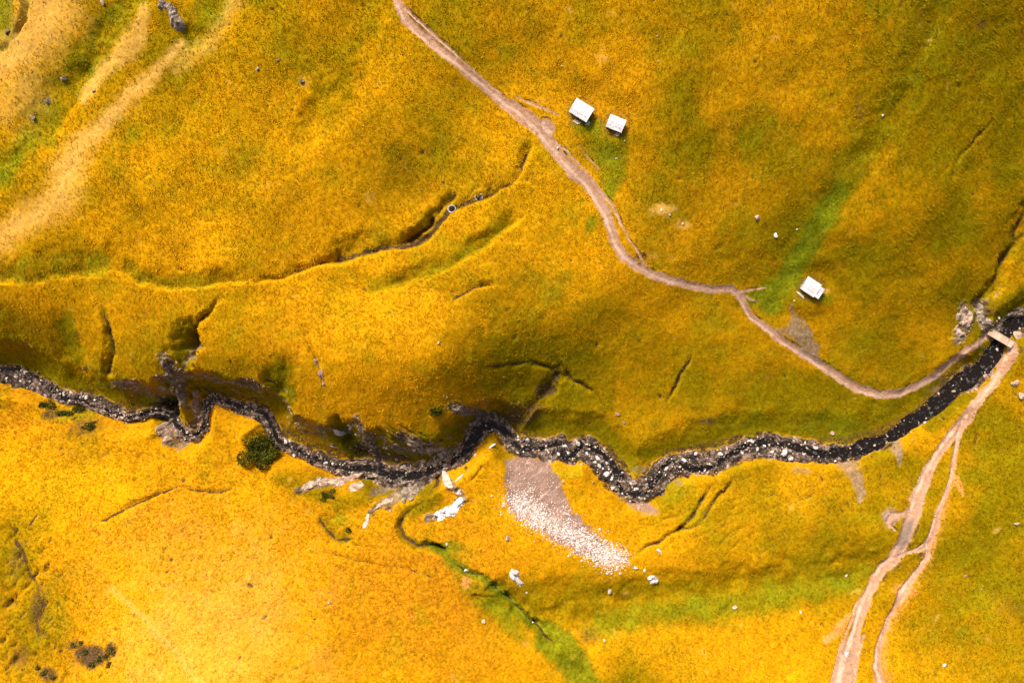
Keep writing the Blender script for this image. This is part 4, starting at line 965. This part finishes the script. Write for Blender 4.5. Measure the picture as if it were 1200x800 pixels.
OUT = [
    ([(187, -4), (196, 8), (206, 22), (214, 38)], 10, 1.6, MAT_GREY, 'long grey rock rib in the green hollow between the pale strips'),
    ([(350, 574), (370, 566), (400, 563), (426, 553)], 6, 1.3, MAT_PINK, 'long pale rock band along the southern rim of the gorge'),
    ([(408, 573), (418, 570), (428, 567)], 5, 1.0, MAT_PINK, 'short pale ledge below the long rock band'),
    ([(427, 561), (436, 558), (447, 555)], 5, 1.2, MAT_GREY, 'small grey ledge where the gorge narrows'),
    ([(460, 583), (475, 572), (492, 567)], 12, 1.8, MAT_GREY, 'rounded grey outcrop on the southern gorge rim beside the dark cleft'),
    ([(519, 546), (521, 556), (524, 565), (532, 572), (542, 578)], 4.5, 0.8, MAT_PINK, 'pinkish pale outcrop at the gorge outlet beside the grass spur'),
    ([(505, 607), (518, 602), (528, 598), (536, 591), (543, 583)], 9, 0.9, MAT_WHITE, 'bright white outcrop on the grass south of the gorge outlet'),
    ([(389, 502), (399, 508), (412, 497)], 5, 1.2, MAT_WHITE, 'curved white ledge at the head of the green gorge hollow'),
    ([(419, 492), (430, 512), (440, 533), (448, 549)], 5, 1.8, MAT_GREY, 'slanting grey rock rib dropping down the gorge wall'),
    ([(474, 515), (490, 523), (506, 529), (524, 532)], 9, 1.6, MAT_GREY, 'layered grey ledges on the northern gorge wall'),
    ([(528, 476), (546, 482), (566, 486)], 9, 1.6, MAT_GREY, 'grey slabs at the top of the gorge cliff'),
    ([(566, 487), (580, 488), (594, 498), (598, 508)], 7, 1.8, MAT_GREY, 'dark cliff edge curving above the sharp stream bend'),
    ([(504, 545), (516, 540), (530, 534)], 10, 1.8, MAT_GREY, 'dark blocky crag right at the gorge narrows'),
    ([(598, 667), (606, 677), (615, 687)], 7, 1.2, MAT_WHITE, 'slender white rock rib on grass below the scree'),
    ([(1131, 360), (1130, 376), (1122, 396)], 12, 0.9, MAT_TAN, 'tan grey crag above the trail end by the footbridge'),
    ([(1146, 355), (1152, 371), (1157, 385)], 8, 0.9, MAT_GREY, 'dark grey slab in the gully above the footbridge'),
    ([(368, 420), (376, 436), (380, 453)], 5, 0.9, MAT_PINK, 'broken pinkish rock strip in the meadow above the gorge'),
    ([(759, 680), (766, 677), (773, 679)], 10, 1.3, MAT_WHITE, 'lumpy white outcrop on the edge of the olive bank'),
    ([(189, 420), (198, 434), (206, 452)], 7, 1.3, MAT_GREY, 'dark ledges on the wall of the deep ravine'),
    ([(206, 458), (211, 470), (206, 480)], 7, 1.6, MAT_GREY, 'dark crag at the mouth of the deep ravine'),
    ([(192, 494), (195, 506), (199, 517)], 7, 1.2, MAT_TAN, 'tan pale outcrop on the southern bank opposite the ravine'),
    ([(436, 599), (447, 590), (461, 582)], 4, 0.9, MAT_TAN, 'thin tan rock rim leading to the rounded grey outcrop'),
    ([(432, 601), (429, 611), (424, 620)], 4, 0.6, MAT_CREAM, 'small pale rock rib beside the curved crack'),
    ([(1176, 378), (1186, 372), (1200, 362)], 12, 1.6, MAT_GREY, 'dark rock wall beside the stream upstream of the footbridge'),
    ([(232, 455), (228, 468), (232, 485)], 5, 1.2, MAT_TAN, 'tan rock rim on the inside of the tight meander'),
]
for i, (pts, w, h, mt, lab) in enumerate(OUT): outcrop(pts, w, h, mt, lab, i + 3)

# ------------------------------------------------------------------ shrubs
def shrub(u, v, rx, ry, hgt, leaves, label, group=None):
    P = rect([(u, v)])[0]; x, y = map(float, metres(P[0], P[1])); z = float(FIELD.at(P[0], P[1]))
    root = bpy.data.objects.new('shrub', None); COL.objects.link(root); root.location = (x, y, z); root.empty_display_size = 0.5
    tag(root, label, 'shrub', group)
    rx *= S; ry *= S
    lobes = [(random.uniform(-.6, .6) * rx, random.uniform(-.6, .6) * ry, random.uniform(.3, .6)) for _ in range(9)]
    bm = bmesh.new()
    for lx, ly, r in lobes[:6]:
        top = Vector((lx * .8, ly * .8, hgt * .55)); a = Vector((lx * .15, ly * .15, -0.3))
        ax = (top - a); mtx = Matrix.Translation((top + a) / 2) @ ax.to_track_quat('Z', 'Y').to_matrix().to_4x4()
        bmesh.ops.create_cone(bm, segments=6, radius1=0.12, radius2=0.04, depth=ax.length, matrix=mtx, cap_ends=True)
    me = bpy.data.meshes.new('stem'); bm.to_mesh(me); bm.free(); me.materials.append(MAT_LOG)
    st = bpy.data.objects.new('stem', me); COL.objects.link(st); st.parent = root
    n = leaves; k = RNG.integers(0, 9, n); lb = np.array(lobes)[k]
    dirn = RNG.normal(size=(n, 3)); dirn /= np.linalg.norm(dirn, axis=1, keepdims=True)
    rad = RNG.uniform(0.5, 1.0, n) ** 0.6
    cx = lb[:, 0] + dirn[:, 0] * rad * lb[:, 2] * rx; cy = lb[:, 1] + dirn[:, 1] * rad * lb[:, 2] * ry
    cz = hgt * (0.35 + 0.2 * lb[:, 2]) + np.abs(dirn[:, 2]) * rad * hgt * 0.55 * lb[:, 2] / 0.5 - 0.2
    gz = FIELD.at(P[0] + cx / S, P[1] - cy / S) - z
    C = np.stack([cx, cy, cz + gz * 0.9], 1)
    a = RNG.normal(size=(n, 3)); a /= np.linalg.norm(a, axis=1, keepdims=True); b_ = np.cross(a, dirn); b_ /= np.linalg.norm(b_, axis=1, keepdims=True) + 1e-6
    s_ = RNG.uniform(.16, .34, (n, 1)) * (0.6 + 0.4 * min(1, rx / 4))
    co = np.stack([C - a * s_, C + b_ * s_ * .6, C + a * s_, C - b_ * s_ * .6], 1).reshape(-1, 3)
    tint = np.repeat(np.clip(RNG.normal(.45, .25, n) + 0.25 * (k % 3 - 1), 0, 1), 4)
    lf = mesh_np('foliage', co, np.arange(4 * n).reshape(-1, 4), MAT_LEAF, {'leaf_tint': tint}, smooth=False)
    lf.parent = root
    return root
shrub(306, 527, 21, 19, 3.2, 5000, 'large dark green shrub on the southern bank of the gorge')
shrub(510, 483, 10, 5, 1.4, 700, 'small dark green bush on the spur above the gorge slabs')
shrub(408, 619, 4, 4, 1.0, 220, 'tiny dark bush in the hollow inside the curved crack')
shrub(384, 579, 9, 6, 1.2, 420, 'low green bush below the long pale rock band')
for u, v, rx, ry in ((55, 474, 11, 6), (76, 484, 10, 5), (93, 480, 9, 5), (106, 497, 10, 6)):
    shrub(u, v, rx, ry, 1.1, 450, 'low dark green bush on the bank below the gravel stream', 'low bushes on the southern bank')
for u, v, rx, ry in ((100, 764, 4, 3), (132, 762, 5, 4), (116, 772, 5, 3), (52, 788, 5, 3), (86, 756, 4, 3), (124, 768, 4, 3), (108, 778, 4, 2.5), (63, 793, 4, 3), (95, 752, 3, 2.5), (128, 778, 3, 3), (45, 781, 3, 3)):
    shrub(u, v, rx, ry, 0.6, 130, 'low dark scrub clump on the rusty southern slope', 'scrub clumps on the rusty slope')

# ------------------------------------------------------------------ huts, ring troughs, bridge
def box(bm, c, s_, rot=None):
    mtx = Matrix.Translation(c)
    if rot is not None: mtx = mtx @ rot
    bmesh.ops.create_cube(bm, size=1, matrix=mtx @ Matrix.Diagonal((*s_, 1)))
def mesh_obj(name, bm, mat, parent=None, bevel=0.0):
    if bevel: bmesh.ops.bevel(bm, geom=bm.edges[:], offset=bevel, segments=1, affect='EDGES')
    me = bpy.data.meshes.new(name); bm.to_mesh(me); bm.free(); me.materials.append(mat)
    o = bpy.data.objects.new(name, me); COL.objects.link(o); o.parent = parent
    return o

def hut(corners, label, wall_h=1.6, rise=0.4, porch=False):
    """corners: four roof corners in image pixels: far eave start, far eave end, near eave end, near eave start"""
    c = np.array(corners, float); ctr = c.mean(0)
    P = rect([ctr])[0]; z = float(FIELD.at(P[0], P[1])); rz = z + wall_h + rise * .4
    U, V = ortho(c[:, 0], c[:, 1], rz); x, y = metres(U, V)
    p = np.stack([x, y], 1); cen = p.mean(0)
    ex = p[1] - p[0] + p[2] - p[3]; Lx = np.linalg.norm(ex) / 2; ang = math.atan2(ex[1], ex[0]); Ly = (np.linalg.norm(p[3] - p[0]) + np.linalg.norm(p[2] - p[1])) / 2
    root = bpy.data.objects.new('hut', None); COL.objects.link(root); root.location = (cen[0], cen[1], z); root.rotation_euler = (0, 0, ang)
    tag(root, label, 'hut', 'herders huts')
    ov = 0.35; wx, wy = Lx / 2 - ov, Ly / 2 - ov
    # stone footing and log walls
    bm = bmesh.new()
    box(bm, (0, 0, -0.35), (wx * 2 + .24, wy * 2 + .24, 1.2)); mesh_obj('footing', bm, MAT_GREY, root)
    for side_, (cx, cy, sx_, sy_) in enumerate(((0, wy - .1, wx * 2, .2), (0, -wy + .1, wx * 2, .2), (wx - .1, 0, .2, wy * 2 - .4), (-wx + .1, 0, .2, wy * 2 - .4))):
        bm = bmesh.new(); nlog = 6
        for k in range(nlog):
            zz = 0.25 + (wall_h - .25) * (k + .5) / nlog; r = (wall_h - .25) / nlog
            box(bm, (cx, cy, zz), (sx_ + (.3 if side_ < 2 else 0), sy_ - .02 * (k % 2), r * .94))
        w_ = mesh_obj('wall', bm, MAT_LOG, root)
        if side_ >= 2:
            bm = bmesh.new(); s0 = 1 if side_ == 2 else -1
            vs = [bm.verts.new((s0 * (wx - .1) + dx_, yy, zz)) for dx_ in (-.06, .06) for yy, zz in ((-wy, wall_h), (wy, wall_h), (0, wall_h + rise * .86))]
            bm.faces.new(vs[:3]); bm.faces.new(vs[3:][::-1])
            for i_ in range(3): bm.faces.new((vs[i_], vs[3 + i_], vs[3 + (i_ + 1) % 3], vs[(i_ + 1) % 3]))
            bmesh.ops.recalc_face_normals(bm, faces=bm.faces); mesh_obj('gable', bm, MAT_LOG, w_)
    bm = bmesh.new(); box(bm, (-wx * .3, -wy - .03, .95), (.85, .08, 1.5)); d_ = mesh_obj('door', bm, MAT_PALEWOOD, root, .01)
    bm = bmesh.new(); box(bm, (-wx * .3 + .3, -wy - .1, .95), (.06, .06, .2)); mesh_obj('handle', bm, MAT_DARK, d_)
    bm = bmesh.new(); box(bm, (wx * .4, -wy - .02, 1.15), (.5, .06, .45)); w_ = mesh_obj('window', bm, MAT_DARK, root)
    bm = bmesh.new()
    for s0 in (-1, 1): box(bm, (wx * .4 + s0 * .28, -wy - .03, 1.15), (.07, .1, .6))
    box(bm, (wx * .4, -wy - .03, 1.41), (.5, .1, .07)); box(bm, (wx * .4, -wy - .03, .89), (.5, .1, .07)); mesh_obj('frame', bm, MAT_PALEWOOD, w_)
    # roof: two slopes of overlapping sheets
    sl_len = math.hypot(Ly / 2, rise); pitch = math.atan2(rise, Ly / 2); ns = 6
    rf = bmesh.new(); 
    for s0 in (-1, 1): box(rf, (0, s0 * Ly / 4, wall_h + rise / 2 - .05), (Lx - .16, sl_len - .06, .05), Matrix.Rotation(-s0 * pitch, 4, 'X'))
    roof = mesh_obj('roof', rf, MAT_LOG, root)
    for s0 in (-1, 1):
        for k in range(ns):
            for j in range(2):
                bm = bmesh.new(); wdt = Lx / ns
                box(bm, (0, 0, 0), (wdt * .985, sl_len * .53, .035)); o = mesh_obj('roof_sheet', bm, MAT_ROOF, roof)
                f_ = .26 if j == 0 else .74      # j=0 upper sheet laps over the lower
                yy = s0 * Ly / 2 * f_; zz = wall_h + rise * (1 - f_) + .03 + (.045 if j == 0 else 0) + random.uniform(0, .025)
                o.location = (-Lx / 2 + wdt * (k + .5) + random.uniform(-.01, .01), yy, zz)
                o.rotation_euler = (-s0 * pitch + random.uniform(-.025, .025), random.uniform(-.012, .012), random.uniform(-.015, .015))
    bm = bmesh.new(); box(bm, (0, 0, wall_h + rise + .09), (Lx + .05, .24, .06)); mesh_obj('ridge_cap', bm, MAT_ROOF, roof, .015)
    for (kx, ky) in ((-.3, .5), (.28, -.45), (.1, .62), (-.1, -.6)):
        o = bpy.data.objects.new('roof_stone', random.choice(ROCKS['white'])); COL.objects.link(o); o.parent = roof
        o.scale = (.16, .16, .14); o.location = (kx * Lx, ky * Ly / 2, wall_h + rise * (1 - abs(ky)) + .16)
    if porch:
        px = Lx / 2 + .55
        for k in range(3):
            bm = bmesh.new(); box(bm, (0, 0, 0), (1.5, Ly * .26, .05)); o = mesh_obj('porch_sheet', bm, MAT_ROOF, root)
            o.location = (px, -Ly * .30 + k * Ly * .27, wall_h + .12); o.rotation_euler = (0, .12, random.uniform(-.03, .03))
        for s0 in (-1, 1):
            bm = bmesh.new(); box(bm, (px + .55, s0 * Ly * .32, wall_h / 2 - .1), (.14, .14, wall_h)); mesh_obj('post', bm, MAT_LOG, root)
    return root
hut([(676.8, 115.5), (697.7, 127.6), (686.4, 143.1), (665.5, 129.7)], 'larger of two neighbouring pale-roofed huts beside the dirt trail')
hut([(716.2, 133.9), (734.6, 141.0), (727.9, 155.7), (709.0, 147.7)], 'smaller of two neighbouring pale-roofed huts, farther from the dirt trail', 1.5, .35)
hut([(947.7, 323.5), (963.0, 333.8), (954.0, 348.5), (937.3, 337.7)], 'lone pale-roofed hut with a porch beside bright green grass', 1.6, .4, porch=True)

def log_pile(u, v, ang, n, ln_, label, mat):
    P = rect([(u, v)])[0]; x, y = map(float, metres(P[0], P[1])); z = float(FIELD.at(P[0], P[1]))
    root = bpy.data.objects.new('plank_pile', None); COL.objects.link(root); root.location = (x, y, z); root.rotation_euler = (0, 0, math.radians(ang)); tag(root, label, 'planks')
    for k in range(n):
        bm = bmesh.new(); box(bm, (0, 0, 0), (ln_ * random.uniform(.8, 1), .22, .12)); o = mesh_obj('plank', bm, mat, root, .01)
        o.location = (random.uniform(-.2, .2), (k - n / 2) * .26, .12 + .03 * (k % 2)); o.rotation_euler = (0, 0, random.uniform(-.06, .06))
log_pile(676, 142.5, -32, 3, 2.0, 'pale planks stacked along the larger hut', MAT_PALEWOOD)
log_pile(723.5, 157.5, -22, 3, 1.2, 'short pale planks lying against the smaller hut', MAT_PALEWOOD)
log_pile(938.5, 345, -38, 2, 2.6, 'long pale planks lying on grass below the lone hut', MAT_PALEWOOD)
log_pile(688.5, 144.5, 60, 3, 1.2, 'short pale planks at the corner of the larger hut', MAT_PALEWOOD)

def ring(u, v, r, label, broken=False):
    P = rect([(u, v)])[0]; x, y = map(float, metres(P[0], P[1])); z = float(FIELD.at(P[0], P[1]))
    root = bpy.data.objects.new('stone_ring', None); COL.objects.link(root); root.location = (x, y, z); tag(root, label, 'stone ring')
    n = 14
    for k in range(n):
        if broken and k in (3, 4, 5, 10): continue
        a = 2 * math.pi * k / n; o = bpy.data.objects.new('stone', random.choice(ROCKS['white'])); COL.objects.link(o); o.parent = root
        px, py = r * math.cos(a), r * math.sin(a); gz = float(FIELD.at(P[0] + px / S, P[1] - py / S)) - z
        o.location = (px, py, gz + .12); o.scale = (.30, .22, .26); o.rotation_euler = (0, 0, a + 1.57 + random.uniform(-.2, .2))
    bm = bmesh.new(); bmesh.ops.create_cone(bm, segments=20, radius1=r * .9, radius2=r * .86, depth=.3, cap_ends=True, matrix=Matrix.Translation((0, 0, .0)))
    mesh_obj('water', bm, MAT_WATER, root)
ring(529.5, 245, .95, 'round pale stone ring with dark centre in the brown gully')
ring(561, 231, .9, 'broken pale stone ring at the upper end of the brown gully', True)

def bridge():
    a, b_ = (1161, 389), (1185, 403)
    A = rect([a])[0]; B = rect([b_])[0]; za = float(FIELD.at(*A)); zb = float(FIELD.at(*B)); zt = max(za, zb) + .15
    ua, va = ortho(np.array([a[0], b_[0]], float), np.array([a[1], b_[1]], float), zt); x, y = metres(ua, va)
    L = math.hypot(x[1] - x[0], y[1] - y[0]) + 1.0; ang = math.atan2(y[1] - y[0], x[1] - x[0])
    root = bpy.data.objects.new('footbridge', None); COL.objects.link(root); root.location = (float(x.mean()), float(y.mean()), zt); root.rotation_euler = (0, 0, ang)
    tag(root, 'small timber footbridge carrying the trail over the dark stream', 'footbridge')
    for s0 in (-.65, 0, .65):
        bm = bmesh.new(); bmesh.ops.create_cone(bm, segments=8, radius1=.16, radius2=.13, depth=L, cap_ends=True, matrix=Matrix.Translation((0, s0, -.2)) @ Matrix.Rotation(math.pi / 2, 4, 'Y')); mesh_obj('beam', bm, MAT_LOG, root)
    n = int(L / .30)
    for k in range(n):
        bm = bmesh.new(); box(bm, (0, 0, 0), (.27, random.uniform(1.85, 2.1), .07)); o = mesh_obj('plank', bm, MAT_PLANK, root, .01)
        o.location = (-L / 2 + (k + .5) * L / n, random.uniform(-.06, .06), random.uniform(-.015, .015)); o.rotation_euler = (0, 0, random.uniform(-.03, .03))
    for s0 in (-1, 1):
        bm = bmesh.new(); box(bm, (0, s0 * .95, .09), (L * .98, .12, .1)); mesh_obj('kerb_rail', bm, MAT_PLANK, root)
bridge()
